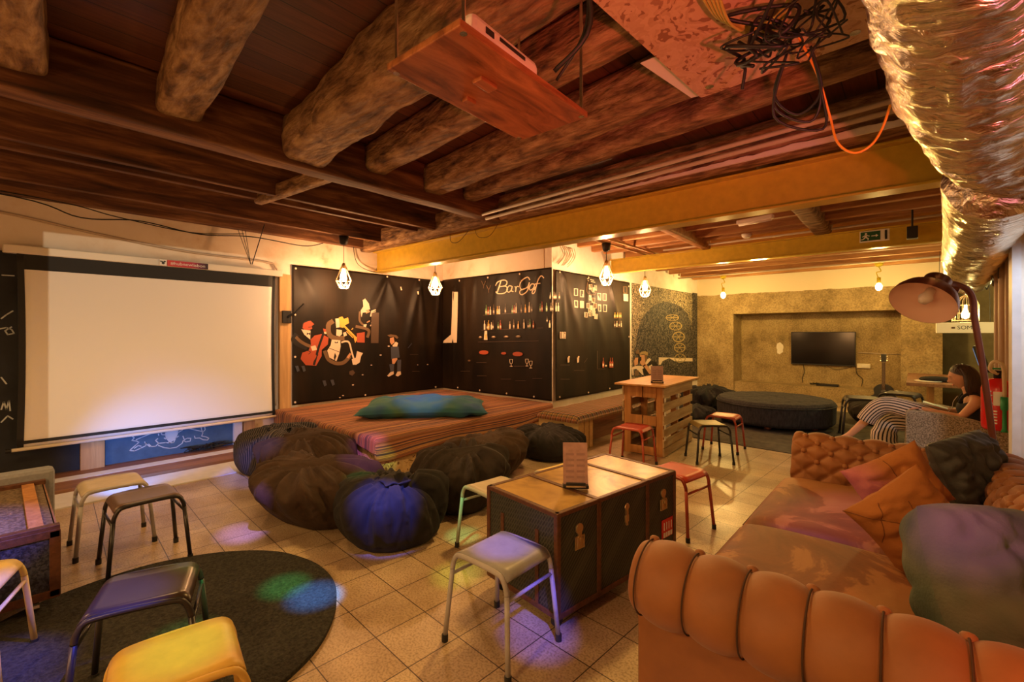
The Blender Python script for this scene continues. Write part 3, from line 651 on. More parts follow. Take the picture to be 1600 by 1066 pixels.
tag(cb.build('cable_bundle', 'cable', smooth=True), 'tangled bundle of black cables under the chipboard panel', 'cables')
tag(MB().tube(smoothpath([(-.38, 2.3, 2.84), (-.33, 2.45, 2.72), (-.30, 2.6, 2.575), (-.27, 2.6, 2.44), (-.21, 2.6, 2.375), (-.15, 2.6, 2.39), (-.11, 2.62, 2.46), (-.08, 2.62, 2.56)], 8), .0055, 6).build('hanging_cable', 'cable_y', smooth=True), 'thin yellow orange cable drooping in front of the steel beam', 'cable')
gb = MB()
for k in range(5): gb.tube(smoothpath([(-.62 + .015 * k, 1.8, 2.86), (-.60 + .01 * k, 2.0, 2.85 - .01 * k), (-.46, 2.12 + .02 * k, 2.84), (-.34, 2.0, 2.86), (-.3, 1.8, 2.88)], 6), .006, 6)
tag(gb.build('cable_coil', 'cable_g', smooth=True), 'coil of yellow green cable by the top edge of the chipboard', 'cable')
# foil duct
def duct(path, radii, seed, n=44, amp=.022):
    pts = smoothpath(path, 10); L = len(pts); mb = MB(); b = 0
    rr = [radii[0]] * L
    for i in range(L):
        f_ = i / (L - 1) * (len(radii) - 1); k = min(int(f_), len(radii) - 2); rr[i] = radii[k] + (radii[k + 1] - radii[k]) * (f_ - k)
    # subdivide along for rings
    Q = []; RR = []
    for i in range(L - 1):
        for j in range(3):
            Q.append(pts[i].lerp(pts[i + 1], j / 3)); RR.append(rr[i] + (rr[i + 1] - rr[i]) * j / 3)
    Q.append(pts[-1]); RR.append(rr[-1]); s_ = 0; prev = None; up = V((0, 0, 1))
    for i, p in enumerate(Q):
        d = (Q[min(i + 1, len(Q) - 1)] - Q[max(i - 1, 0)]).normalized(); x = d.cross(up).normalized(); y = x.cross(d)
        if i: s_ += (p - Q[i - 1]).length
        for k in range(n):
            a = 2 * pi * k / n; q = x * cos(a) + y * sin(a)
            r_ = RR[i] * (1 + .05 * nz(a * 1.0, s_ * 1.5, seed)) + amp * .8 * (abs(nz(cos(a) * 2.5, s_ * 9 + sin(a) * 2, seed)) * 2 - .5) + amp * .35 * sin(s_ * 48 + 2 * nz(a, s_, 1))
            mb.v.append(tuple(p + q * r_))
    for i in range(len(Q) - 1):
        for k in range(n): k2 = (k + 1) % n; mb.face((i * n + k, i * n + k2, (i + 1) * n + k2, (i + 1) * n + k))
    mb.face([(len(Q) - 1) * n + k for k in range(n)]); mb.face([k for k in range(n)][::-1])
    return mb
du = thing('foil_duct', 'large crinkled silver foil air duct hung under the ceiling at the right', 'duct', (0, 0, 0))
duct([(-.10, .2, 2.72), (.03, .9, 2.72), (.12, 1.7, 2.68), (.20, 2.6, 2.60), (.29, 3.2, 2.56)], [.22, .23, .25, .27, .25], 2).build('near_section', 'foil', du, smooth=True)
duct([(.26, 3.25, 2.54), (.50, 3.70, 2.53), (.95, 3.86, 2.54), (1.5, 3.9, 2.58)], [.22, .26, .26, .24], 8).build('bulging_section', 'foil', du, smooth=True)
duct([(.37, 3.75, 2.45), (.40, 5.0, 2.40), (.45, 6.6, 2.34), (.52, 8.3, 2.26)], [.25, .23, .23, .22], 5, amp=.012).build('far_section', 'foil', du, smooth=True)
MB().tube([(.17, 2.6, 2.7), (.17, 2.6, 3.2)], .01, 6).build('hanger', 'chrome', du)
# ceiling fittings
tl = thing('tube_lamp', 'short white tube lamp fixed under the orange joists', 'lamp', (-1.46, 6.12, 2.93), R(-10))
MB().box((0, 0, 0), (.42, .07, .05)).build('case', 'white', tl, bevel=.01); MB().tube([(-.19, 0, -.03), (.19, 0, -.03)], .02, 10).build('diffuser', 'white', tl, smooth=True)
tag(MB().lathe([(0, -.035), (.04, -.03), (.06, -.01), (.065, .02), (0, .02)], (-1.75, 6.9, 2.9), 18).build('smoke_detector', 'white', smooth=True), 'round white smoke detector behind the tube lamp', 'detector')
ex = thing('exit_sign', 'green and white emergency exit sign with running figure and arrow', 'sign', (-.385, 7.44, 2.79))
MB().box((0, 0, 0), (.30, .03, .145)).build('box', 'white', ex, bevel=.004)
e2 = MB(); e2.box((-.04, -.017, 0), (.20, .003, .115)).box((.115, -.017, 0), (.02, .003, .115), 1); e2.build('green_panel', ['green', 'pl_black'], ex)
e3 = MB()
Yf = -.0195
def ep(l, mi=0): e3.poly([(x, Yf, z) for x, z in l], mi)
e3.add([(-.085 + .013 * cos(a * pi / 4), Yf, .034 + .013 * sin(a * pi / 4)) for a in range(8)], [tuple(range(8))])
ep([(-.1, .018), (-.07, .02), (-.075, -.01), (-.1, -.008)]); ep([(-.072, .018), (-.045, .005), (-.05, -.004), (-.078, .008)]); ep([(-.1, .016), (-.125, .0), (-.12, -.008), (-.095, .006)])
ep([(-.1, -.008), (-.08, -.008), (-.055, -.025), (-.06, -.05), (-.07, -.048), (-.068, -.03), (-.09, -.02)]); ep([(-.1, -.006), (-.086, -.014), (-.11, -.04), (-.135, -.042), (-.135, -.033), (-.115, -.03)])
ep([(-.03, .006), (.015, .006), (.015, .02), (.04, 0), (.015, -.02), (.015, -.006), (-.03, -.006)])
e3.poly([(.062, -.0195, -.05), (.1, -.0195, -.05), (.1, -.0195, .05), (.062, -.0195, .05)])
e3.build('symbols', 'white', ex)
# ------------------------------------------------------------------ pendant lamps
def cage_lamp(x, y, ztop, zc, label, s_=1):
    t = thing('pendant_lamp', label, 'lamp', (x, y, zc), 0, 'pendant lamps with wire cages')
    h = ztop - zc
    MB().lathe([(0, 0), (.07, 0), (.055, -.11), (.03, -.13), (0, -.13)], (0, 0, h), 16).build('ceiling_cap', 'cable', t, smooth=True)
    MB().tube([(0, 0, h - .12), (0, 0, .2)], .005, 6).build('cord', 'cable', t)
    MB().lathe([(0, .22), (.02, .22), (.03, .19), (.03, .14), (0, .14)], (0, 0, 0), 14).build('socket', 'brass', t, smooth=True)
    MB().lathe([(.0, .15), (.018, .14), (.03, .10), (.05, .04), (.052, .01), (.035, -.035), (.0, -.05)], (0, 0, 0), 16).build('bulb', 'bulb', t, smooth=True)
    cg = MB(); N = 8; P = lambda a, r_, z: (r_ * cos(a), r_ * sin(a), z)
    for k in range(N):
        a = 2 * pi * k / N; a2 = 2 * pi * (k + .5) / N; a3 = 2 * pi * (k + 1) / N
        cg.tube([P(a2, .035, .17), P(a, .115, -.04)], .0042, 5); cg.tube([P(a2, .035, .17), P(a3, .115, -.04)], .0042, 5)
        cg.tube([P(a, .115, -.04), P(a3, .115, -.04)], .0042, 5); cg.tube([P(a, .115, -.04), P(a2, .06, -.15)], .0042, 5); cg.tube([P(a3, .115, -.04), P(a2, .06, -.15)], .0042, 5)
        cg.tube([P(a2, .06, -.15), P(a2 + 2 * pi / N, .06, -.15)], .0042, 5)
    cg.build('wire_cage', 'cage', t)
    L = lamp('POINT', 'bulb_light', (x, y, zc - .11), (1, .50, .21), 85 * s_, .05)
    return t
cage_lamp(-6.34, 3.40, 2.98, 2.36, 'caged pendant lamp in front of the musicians banner, leftmost')
cage_lamp(-5.92, 4.78, 2.98, 2.33, 'caged pendant lamp by the niche corner under the steel beam', 1.2)
cage_lamp(-3.56, 6.22, 2.93, 2.44, 'caged pendant lamp in front of the banner of little framed pictures', 1.2)
cage_lamp(-3.72, 7.9, 2.93, 2.37, 'caged pendant lamp in front of the patterned mural')
def bare_lamp(x, y, ztop, zc, label):
    t = thing('pendant_lamp', label, 'lamp', (x, y, zc), 0, 'bare bulbs on yellow cords'); h = ztop - zc
    MB().lathe([(0, 0), (.075, 0), (.06, -.07), (.03, -.10), (0, -.10)], (0, 0, h), 14).build('ceiling_cap', 'yellow', t, smooth=True)
    MB().tube(smoothpath([(0, 0, h - .1), (.03, 0, h * .6), (-.035, 0, h * .55), (0, 0, .14)], 6), .009, 6).build('cord', 'yellow', t, smooth=True)
    MB().lathe([(0, .16), (.03, .16), (.03, .06), (0, .06)], (0, 0, 0), 12).build('socket', 'yellow', t, smooth=True)
    MB().lathe([(0, .07), (.03, .05), (.055, 0), (.05, -.05), (.02, -.08), (0, -.085)], (0, 0, 0), 14).build('bulb', 'bulb', t, smooth=True)
    lamp('POINT', 'bulb_light', (x, y - .02, zc - .13), (1, .64, .18), 80, .05)
bare_lamp(-3.28, 11.0, 2.88, 2.42, 'bare bulb on a yellow cord left of the television')
bare_lamp(-.5, 10.9, 2.88, 2.42, 'bare bulb on a yellow cord right of the television')
# ================================================================== PROJECTION SCREEN
ps = thing('projection_screen', 'large pull-down projection screen in front of the left wall', 'projection screen', (-6.76, 1.36, 2.42))
MB().box((-.02, 0, -.03), (.09, 2.66, .085)).build('case', 'case', ps, bevel=.01)
S0, S1 = -1.235, 1.235
def scr(u, v):
    y = S0 + (S1 - S0) * u; z = -.06 - 1.97 * v
    return (.012 * sin(v * pi) * (1 - 2 * abs(u - .5)) + .012 * sin(u * 9) * .3, y * (1 - .012 * sin(v * pi)), z)
MB().grid(scr, 24, 20).build('fabric', 'screen', ps, smooth=True, solid=.002)
def bd(a, b_, name): 
    mb = MB(); mb.grid(lambda u, v: (lambda q: (q[0] + .003, q[1], q[2]))(scr(a[0] + (a[1] - a[0]) * u, b_[0] + (b_[1] - b_[0]) * v)), 24, 20); mb.build(name, 'black', ps, smooth=True, solid=.002)
bd((0, 1), (0, .085), 'top_border'); bd((0, .02), (0, 1), 'side_border'); bd((.985, 1), (0, 1), 'side_border'); bd((0, 1), (.968, .985), 'bottom_border')
MB().tube([(.0, -1.30, -2.05), (.0, 1.27, -2.05)], .018, 10).build('bottom_bar', 'case', ps, smooth=True)
MB().tube([(.0, -1.31, -2.05), (.0, -1.27, -2.05)], .022, 10).build('bar_end', 'pl_black', ps)
stk = thing('sticker', 'red and black sticker reading hubnewlisbon on the screen case', 'sticker', (-6.698, 1.55, 2.385))
MB().box((0, -.245, 0), (.003, .07, .072)).build('logo_square', 'white', stk)
q = MB(); q.add([(.003, -.245 + .016 * cos(k * pi / 4), -.004 + .018 * sin(k * pi / 4)) for k in range(8)], [tuple(range(8))])
q.poly([(.003, -.272, .006), (-.0 + .003, -.25, .008), (.003, -.25, .018), (.003, -.275, .02)]); q.poly([(.003, -.24, .01), (.003, -.225, .004), (.003, -.218, .02), (.003, -.238, .022)])
q.build('logo', 'p_black', stk)
m, t, b = newmat('red_to_black_band'); sx = t.nodes.new('ShaderNodeSeparateXYZ'); t.links.new(coords(t), sx.inputs[0])
mr = t.nodes.new('ShaderNodeMapRange'); mr.inputs[1].default_value = -.21; mr.inputs[2].default_value = .22; t.links.new(sx.outputs['Y'], mr.inputs[0])
t.links.new(ramp(t, mr.outputs[0], [(0, (.6, .035, .015)), (.6, (.45, .02, .06)), (.8, (.12, .01, .05)), (1, (.01, .008, .01))]), b.inputs['Base Color']); M['band'] = m
MB().box((0, .005, 0), (.003, .42, .072)).build('band', 'band', stk)
def text(body, size, mat, parent, loc, rot, name='lettering', ext=.0008, xs=1):
    c = bpy.data.curves.new(name, 'FONT'); c.body = body; c.size = size; c.extrude = ext; c.align_x = 'CENTER'; c.align_y = 'CENTER'; c.resolution_u = 3
    tmp = bpy.data.objects.new(name, c); COL.objects.link(tmp)
    dg = bpy.context.evaluated_depsgraph_get(); me = bpy.data.meshes.new_from_object(tmp.evaluated_get(dg)); bpy.data.objects.remove(tmp)
    me.materials.clear(); me.materials.append(M[mat]); o = bpy.data.objects.new(name, me); COL.objects.link(o)
    o.parent = parent; o.location = loc; o.rotation_euler = rot; o.scale = (xs, 1, 1); return o
text('#hubnewlisbon', .052, 'white', stk, (.003, .005, 0), (R(90), 0, R(90)), xs=1.12)
tag(MB().box((-6.88, 2.79, 1.78), (.10, .12, .18)).tube([(-6.83, 2.8, 1.78), (-6.80, 2.9, 1.85), (-6.8, 3.02, 1.98)], .018, 6).build('wall_bracket', 'pl_black', bevel=.004), 'black bracket on the wall left of the musicians banner', 'bracket')

# ================================================================== BANNERS
GR = 'black vinyl banners around the niche'
def banner(label, P0, du_, L, z0, z1, nrm, seed, folds, grom):
    """P0: bottom start, du_: unit along, nrm: outward. returns root, mapping function"""
    P0, du_, nrm = V(P0), V(du_), V(nrm); H_ = z1 - z0
    def disp(u, v):      # u along (m), v up (m)
        d = .012 + .006 * nz(u * 1.3, v * .7, seed)
        for (fu, fv, au, av, amp, wd) in folds:   # radiating folds from a nail at (fu,fv) towards (au,av)
            dx, dz = au - fu, av - fv; ln = math.hypot(dx, dz); tx = ((u - fu) * dx + (v - fv) * dz) / ln; off = ((u - fu) * dz - (v - fv) * dx) / ln
            if tx > 0:
                ww = wd * (.35 + tx / ln); d += amp * math.exp(-(off / ww) ** 2) * max(0, 1 - tx / (ln * 1.25)) * min(1, tx * 6)
        return d
    def at(u, v, e=0): return P0 + du_ * u + V((0, 0, v)) + nrm * (disp(u, v) + e)
    root = thing('banner', label, 'banner', (0, 0, 0), 0, GR)
    MB().grid(lambda a, b_: at(a * L, b_ * H_), int(L * 34), int(H_ * 34)).build('vinyl_sheet', 'vinyl', root, smooth=True, solid=.002)
    for u, v in grom:
        q = at(u, v, .004); g = MB(); g.tube([q, q + nrm * .006], .016, 8); g.build('grommet', 'p_white', root)
    return root, at
def artist(root, at, toUV):
    """collects flat printed shapes that follow the sheet"""
    A = MB(); mats = []
    def mi(m_):
        if m_ not in mats: mats.append(m_)
        return mats.index(m_)
    st = {'n': 0}
    def poly(pts, mat, e=None):
        st['n'] += 1; e = e or (.0022 + .00018 * st['n'])
        uv = [toUV(*p) for p in pts]
        import mathutils
        tri = mathutils.geometry.tessellate_polygon([[V((a, b_, 0)) for a, b_ in uv]])
        b0 = len(A.v); A.v += [tuple(at(a, b_, e)) for a, b_ in uv]
        for f in tri: A.face([b0 + i for i in f], mi(mat))
    def line(pts, wd, mat, close=False):
        pts = list(pts) + ([pts[0]] if close else [])
        for p, q in zip(pts, pts[1:]):
            dx, dy = q[0] - p[0], q[1] - p[1]; l = math.hypot(dx, dy) or 1; nx, ny = -dy / l * wd / 2, dx / l * wd / 2; ex, ey = dx / l * wd * .3, dy / l * wd * .3
            poly([(p[0] - nx - ex, p[1] - ny - ey), (q[0] - nx + ex, q[1] - ny + ey), (q[0] + nx + ex, q[1] + ny + ey), (p[0] + nx - ex, p[1] + ny - ey)], mat)
            st['n'] -= 1
        st['n'] += 1
    def sline(pts, wd, mat): line([(p.x, p.y) for p in smoothpath([(a, b_, 0) for a, b_ in pts], 4)], wd, mat)
    def dot(x, y, rx, ry, mat): poly([(x + rx * cos(k * pi / 5), y + ry * sin(k * pi / 5)) for k in range(10)], mat)
    def frame(x, y, w_, h_, mat='p_white', inner='p_black', bw=4):
        poly([(x - w_ / 2, y - h_ / 2), (x + w_ / 2, y - h_ / 2 + 2), (x + w_ / 2, y + h_ / 2 + 2), (x - w_ / 2, y + h_ / 2)], mat)
        poly([(x - w_ / 2 + bw, y - h_ / 2 + bw), (x + w_ / 2 - bw, y - h_ / 2 + bw + 2), (x + w_ / 2 - bw, y + h_ / 2 - bw + 2), (x - w_ / 2 + bw, y + h_ / 2 - bw)], inner)
    def done(name='printed_picture'): return A.build(name, mats, root)
    return poly, line, sline, dot, frame, done
Z0, Z1 = .47, 2.56
# --- banner with the musicians, on the left wall
BX = -6.94
folds1 = [(1.62, 2.07, 1.25, 1.2, .05, .10), (1.62, 2.07, 1.9, 1.3, .035, .08), (2.3, 2.08, 2.0, .6, .06, .10), (2.3, 2.08, 2.5, .2, .06, .09), (.1, 2.05, .5, 1.4, .02, .1), (.9, 2.09, .8, 1.2, .02, .12), (2.8, 2.0, 2.62, .3, .035, .06)]
b1, at1 = banner('black banner printed with jazz musicians on the left wall above the bed', (BX, 2.9, Z0), (0, 1, 0), 2.90, Z0, Z1, (1, 0, 0), 1.0, folds1,
    [(.05, 2.04), (1.62, 2.06), (2.3, 2.06), (.04, 1.35), (.04, .72), (.04, .04), (1.2, .03), (2.7, .03)])
def uv1(x, y, o=(450, 410), s=4.636):
    q = onX(o[0] + x / s, o[1] + y / s, BX + .02); return (q.y - 2.9, q.z - Z0)
poly, line, sline, dot, frame, done = artist(b1, at1, uv1)
# double bass player
sline([(60, 530), (45, 560), (75, 590), (130, 615)], 40, 'p_black'); sline([(62, 545), (95, 575), (140, 600), (185, 615)], 22, 'p_olive')
poly([(97, 485), (165, 495), (163, 560), (120, 525)], 'p_white'); poly([(138, 508), (150, 515), (163, 508), (163, 528), (150, 520), (138, 528)], 'p_black')
poly([(105, 475), (108, 450), (130, 428), (165, 424), (192, 448), (172, 462), (178, 480), (155, 492), (125, 490)], 'p_red'); line([(150, 470), (170, 468)], 4, 'p_black'); sline([(105, 470), (112, 440), (145, 424)], 7, 'p_black')
poly([(195, 530), (245, 520), (295, 545), (290, 595), (245, 635), (245, 680), (205, 750), (130, 745), (92, 700), (105, 655), (150, 640), (168, 600), (165, 560)], 'p_red')
line([(262, 505), (225, 610), (190, 740)], 17, 'p_black'); sline([(140, 640), (165, 650), (150, 665)], 4, 'p_black'); sline([(205, 690), (220, 670)], 4, 'p_black')
poly([(165, 610), (200, 602), (212, 632), (178, 642)], 'p_white'); poly([(255, 480), (275, 484), (287, 515), (265, 520)], 'p_red'); poly([(262, 505), (282, 503), (285, 518), (267, 520)], 'p_white')
# trumpeter
sline([(320, 430), (295, 455), (300, 520), (340, 550), (400, 550)], 34, 'p_olive'); poly([(343, 408), (372, 405), (375, 470), (350, 475)], 'p_white')
poly([(368, 400), (392, 392), (405, 410), (435, 400), (442, 440), (415, 455), (400, 475), (378, 470)], 'p_gold'); poly([(352, 485), (390, 492), (392, 520), (375, 537), (350, 530)], 'p_white'); poly([(400, 510), (420, 505), (428, 530), (405, 538)], 'p_white')
line([(405, 460), (500, 555)], 13, 'p_gold'); line([(425, 500), (470, 545)], 7, 'p_gold'); poly([(475, 540), (500, 540), (525, 548), (500, 565), (487, 585)], 'p_gold'); line([(462, 487), (470, 478)], 6, 'p_gold')
# saxophonist
poly([(318, 560), (380, 565), (382, 610), (372, 660), (352, 716), (300, 690), (285, 640), (310, 600)], 'p_white'); line([(295, 620), (372, 650)], 4, 'p_black'); poly([(340, 572), (350, 582), (362, 572), (362, 586), (340, 586)], 'p_black')
poly([(340, 655), (352, 680), (338, 715), (332, 690)], 'p_black'); sline([(268, 648), (295, 705), (350, 732), (405, 725), (445, 685)], 26, 'p_olive'); poly([(425, 688), (448, 655), (460, 665), (440, 698)], 'p_pink')
sline([(390, 580), (420, 572), (445, 585), (462, 650), (482, 715)], 12, 'p_white'); poly([(462, 700), (470, 742), (495, 742), (520, 725), (530, 680), (543, 658), (500, 643), (492, 690), (478, 700)], 'p_white')
# pianist
poly([(540, 275), (558, 262), (585, 300), (592, 340), (575, 345), (580, 360), (540, 365), (532, 400), (526, 350), (545, 320)], 'p_white'); poly([(550, 345), (580, 340), (592, 360), (565, 372)], 'p_pink')
sline([(520, 360), (518, 420), (540, 450)], 14, 'p_olive'); line([(595, 390), (603, 355), (628, 345)], 9, 'p_white'); line([(598, 365), (630, 358)], 5, 'p_white'); line([(595, 460), (625, 430), (632, 410)], 9, 'p_white'); line([(600, 440), (630, 425)], 5, 'p_white')
poly([(545, 450), (568, 448), (560, 478), (545, 480)], 'p_white'); line([(570, 435), (588, 425)], 8, 'p_pink'); sline([(495, 465), (560, 480), (585, 500), (575, 540)], 20, 'p_olive')
poly([(600, 365), (657, 365), (655, 585), (600, 585)], 'p_dim'); poly([(498, 514), (555, 506), (555, 582), (500, 580)], 'p_red')
# seated man with hat
poly([(718, 528), (745, 522), (785, 528), (800, 545), (790, 555), (770, 540), (738, 542)], 'p_olive'); poly([(738, 550), (765, 542), (772, 580), (750, 598), (738, 580)], 'p_pink')
poly([(755, 605), (780, 575), (798, 585), (790, 612), (768, 617)], 'p_white'); poly([(745, 612), (800, 610), (808, 690), (748, 700)], 'p_navy'); dot(729, 608, 8, 5, 'p_white')
poly([(752, 702), (785, 680), (792, 702), (768, 740), (755, 735)], 'p_pink'); poly([(733, 740), (768, 735), (765, 800), (742, 800)], 'p_navy'); poly([(790, 710), (818, 705), (815, 798), (790, 795)], 'p_navy')
poly([(718, 822), (742, 795), (765, 790), (765, 810), (728, 830)], 'p_white'); poly([(778, 820), (792, 792), (815, 790), (818, 812), (795, 827)], 'p_white'); line([(865, 620), (892, 588)], 5, 'p_navy')
for x, y, r_ in ((670, 672, 8), (603, 745, 7), (540, 815, 7), (470, 888, 8), (398, 965, 8), (375, 980, 7), (938, 743, 5), (1005, 740, 6)): dot(x, y, r_, r_ * .6, 'p_white'); 
for x, y in ((262, 875), (320, 870), (65, 770), (110, 770)): poly([(x - 14, y - 18), (x + 8, y - 20), (x + 18, y + 15), (x, y + 25)], 'p_navy')
poly([(443, 790), (470, 780), (485, 800), (465, 822), (442, 812)], 'p_dim'); line([(815, 180), (820, 200)], 9, 'p_white'); line([(928, 215), (930, 232)], 9, 'p_white')
line([(880, 668), (940, 668)], 3, 'p_dim'); line([(900, 790), (950, 790)], 3, 'p_dim')
done()
# --- banner with the bar
BY = 5.79
folds2 = [(.9, 2.08, .75, .8, .025, .1), (1.5, 2.08, 1.4, .9, .02, .12), (2.0, 2.1, 2.2, 1.0, .03, .1), (2.4, 2.1, 2.3, 1.2, .02, .08), (.35, 2.0, .3, .2, .03, .05), (.6, 2.05, .65, .1, .02, .06)]
b2, at2 = banner('black banner printed with a dim bar and neon lettering on the niche back wall', (-6.93, BY, Z0), (1, 0, 0), 2.655, Z0, Z1 + .02, (0, -1, 0), 4.0, folds2,
    [(.5, 2.06), (1.25, 2.06), (2.0, 2.06), (.45, .04), (1.05, .04), (1.7, .04), (2.3, .04)])
def uv2(x, y, o=(680, 400), s=4.442):
    q = onY(o[0] + x / s, o[1] + y / s, BY - .02); return (q.x + 6.93, q.z - Z0)
poly, line, sline, dot, frame, done = artist(b2, at2, uv2)
poly([(124, 248), (160, 250), (158, 400), (152, 602), (58, 604), (60, 590), (115, 545), (122, 420)], 'p_white', .014)
NW = 7
for s_ in ([(455, 175), (445, 215), (432, 258)], [(422, 205), (438, 180), (475, 167), (497, 180), (487, 205), (452, 213)], [(452, 213), (490, 212), (500, 235), (478, 258), (440, 262), (425, 250)],
           [(532, 212), (512, 208), (495, 235), (508, 252), (526, 238), (534, 212)], [(534, 212), (527, 240), (540, 248)], [(552, 214), (560, 222), (556, 248)], [(557, 226), (568, 212), (580, 214)],
           [(655, 165), (640, 147), (610, 165), (590, 205), (605, 235), (640, 215), (652, 185), (640, 240), (612, 268), (590, 262), (595, 240), (640, 220)],
           [(690, 198), (668, 195), (652, 222), (662, 238), (682, 222), (691, 198), (686, 232), (700, 228)], [(752, 152), (735, 138), (718, 165), (702, 220), (692, 252), (676, 262), (674, 245), (700, 215)], [(694, 196), (728, 190)]):
    sline(s_, NW, 'p_neon')
def bottle(x, y, h_, mat, w_=11):
    poly([(x - w_ / 2, y), (x + w_ / 2, y), (x + w_ / 2, y - h_ * .55), (x + w_ * .15, y - h_ * .7), (x + w_ * .15, y - h_), (x - w_ * .15, y - h_), (x - w_ * .15, y - h_ * .7), (x - w_ / 2, y - h_ * .55)], mat)
    poly([(x - w_ * .4, y - h_ * .15), (x + w_ * .4, y - h_ * .15), (x + w_ * .4, y - h_ * .4), (x - w_ * .4, y - h_ * .4)], 'p_white')
cl = ['p_green', 'p_red', 'p_white', 'p_olive', 'p_gold', 'p_white', 'p_dim']
line([(330, 412), (745, 384)], 3, 'p_dim'); line([(320, 516), (745, 500)], 3, 'p_dim')
for k, x in enumerate((352, 366, 382, 408, 434, 446, 487, 535, 548, 562, 600, 630, 655, 672, 730, 742)): bottle(x, 410 - (x - 350) * .06, 56 if k % 3 else 70, cl[k % 7])
for k, x in enumerate((343, 362, 372, 392, 404, 440, 455, 520, 547, 578, 620, 650, 662, 685)): bottle(x, 512 - (x - 345) * .03, 52 if k % 2 else 64, cl[(k + 2) % 7])
for x, w_ in ((315, 13), (408, 16), (495, 17), (578, 18)): dot(x, 565 - (x - 315) * .02, w_, 8, 'p_olive'); dot(x, 562 - (x - 315) * .02, w_ * .6, 4, 'p_white')
poly([(345, 520), (362, 520), (366, 583), (340, 583)], 'p_white'); poly([(350, 545), (360, 545), (360, 575), (350, 575)], 'p_gold')
line([(300, 598), (720, 590)], 3, 'p_dim'); dot(340, 670, 34, 15, 'p_red'); dot(478, 676, 18, 9, 'p_red'); dot(575, 681, 36, 16, 'p_red')
for x, y in ((530, 740), (640, 738), (667, 752)):
    sline([(x - 10, y - 22), (x - 8, y + 2), (x, y + 8), (x + 8, y + 2), (x + 10, y - 22)], 4, 'p_white'); line([(x, y + 8), (x, y + 25)], 4, 'p_white'); line([(x - 8, y + 26), (x + 8, y + 26)], 4, 'p_white'); line([(x - 10, y - 22), (x + 10, y - 22)], 3, 'p_white')
for x0, x1, y in ((180, 245, 800), (295, 360, 832), (460, 530, 855), (560, 630, 865), (680, 745, 850), (290, 360, 740), (550, 625, 765)): line([(x0, y), (x1, y)], 3, 'p_dim')
for x, y in ((340, 175), (375, 205)): sline([(x - 15, y), (x, y + 28), (x + 13, y)], 3, 'p_olive'); line([(x, y + 28), (x, y + 50)], 3, 'p_olive')
dot(240, 727, 9, 6, 'p_olive'); dot(2, 742, 9, 6, 'p_white')
done()
# --- banner with little frames
BX3 = -4.27
folds3 = [(.15, 2.1, .7, 1.0, .035, .09), (.15, 2.1, .3, .9, .025, .06), (.95, 2.06, 1.5, .9, .035, .10), (1.7, 2.02, 2.3, .7, .03, .1), (.95, 2.06, .9, .8, .02, .1)]
b3, at3 = banner('black banner with small framed pictures on the side of the white block', (BX3, 5.86, Z0), (0, 1, 0), 2.5, Z0, Z1 - .01, (1, 0, 0), 9.0, folds3,
    [(.1, 2.05), (.95, 2.04), (2.45, 2.0), (.1, .05), (.95, .04), (1.7, .04), (2.4, .03), (2.45, 1.0)])
def uv3(x, y, o=(680, 400), s=4.442):
    q = onX(o[0] + x / s, o[1] + y / s, BX3 + .02); return (q.y - 5.86, q.z - Z0)
poly, line, sline, dot, frame, done = artist(b3, at3, uv3)
for x, y in ((980, 250), (1020, 260), (980, 333), (1020, 336), (1140, 282), (1177, 285), (1140, 360), (1179, 362)): frame(x, y, 27, 50)
for x, y in ((1072, 290), (1092, 308), (1058, 345), (1082, 360), (1104, 345), (1068, 380), (1096, 378), (1044, 408), (1072, 400), (1098, 398), (1112, 420), (1070, 215), (1092, 235), (1112, 222)): frame(x, y, 20, 36, 'p_white', 'p_olive', 3)
sline([(1055, 185), (1050, 250), (1075, 268), (1110, 262), (1118, 200)], 4, 'p_olive'); line([(1055, 158), (1100, 170)], 5, 'p_white'); line([(1058, 172), (1108, 184)], 5, 'p_white'); sline([(1065, 205), (1085, 250), (1115, 210)], 4, 'p_white')
frame(1320, 235, 26, 48, 'p_olive', 'p_black'); poly([(1306, 262), (1338, 266), (1338, 316), (1308, 312)], 'p_white')
for k, x in enumerate((1245, 1258, 1272, 1286)): bottle(x, 428, 34, 'p_gold', 8); bottle(x, 492, 40, 'p_white' if k % 2 else 'p_olive', 8)
line([(1238, 432), (1294, 436)], 3, 'p_dim'); line([(1238, 494), (1294, 497)], 3, 'p_dim')
for k, x in enumerate((770, 800, 812, 836, 852)): bottle(x, 385, 60, cl[(k * 3) % 7])
for k, x in enumerate((795, 822, 833, 858)): bottle(x, 300, 48, 'p_olive')
bottle(791, 498, 50, 'p_white', 12); bottle(772, 460, 40, 'p_dim')
for x in (868, 882, 896): frame(x, 550, 11, 46, 'p_white', 'p_dim', 3)
for x in (922, 988): poly([(x - 8, 700 + 6), (x + 8, 700), (x + 6, 738), (x - 6, 742)], 'p_white'); dot(x + 4, 700, 6, 5, 'p_neon')
for x in (1162, 1212, 1226): bottle(x, 776, 70, 'p_red', 13)
for x0, x1, y in ((865, 930, 757), (865, 930, 856), (960, 1030, 795), (1120, 1175, 785)): line([(x0, y), (x1, y)], 3, 'p_dim')
line([(1120, 660), (1120, 785)], 3, 'p_dim'); line([(1300, 210), (1302, 250)], 3, 'p_dim'); line([(1030, 740), (1050, 710)], 3, 'p_dim'); dot(1180, 762, 8, 7, 'p_white')
done()
tag(MB().box((-4.29, 8.42, 1.55), (.05, .05, 2.1)).build('corner_strip', 'case'), 'white vertical strip between the framed pictures banner and the mural', 'strip')
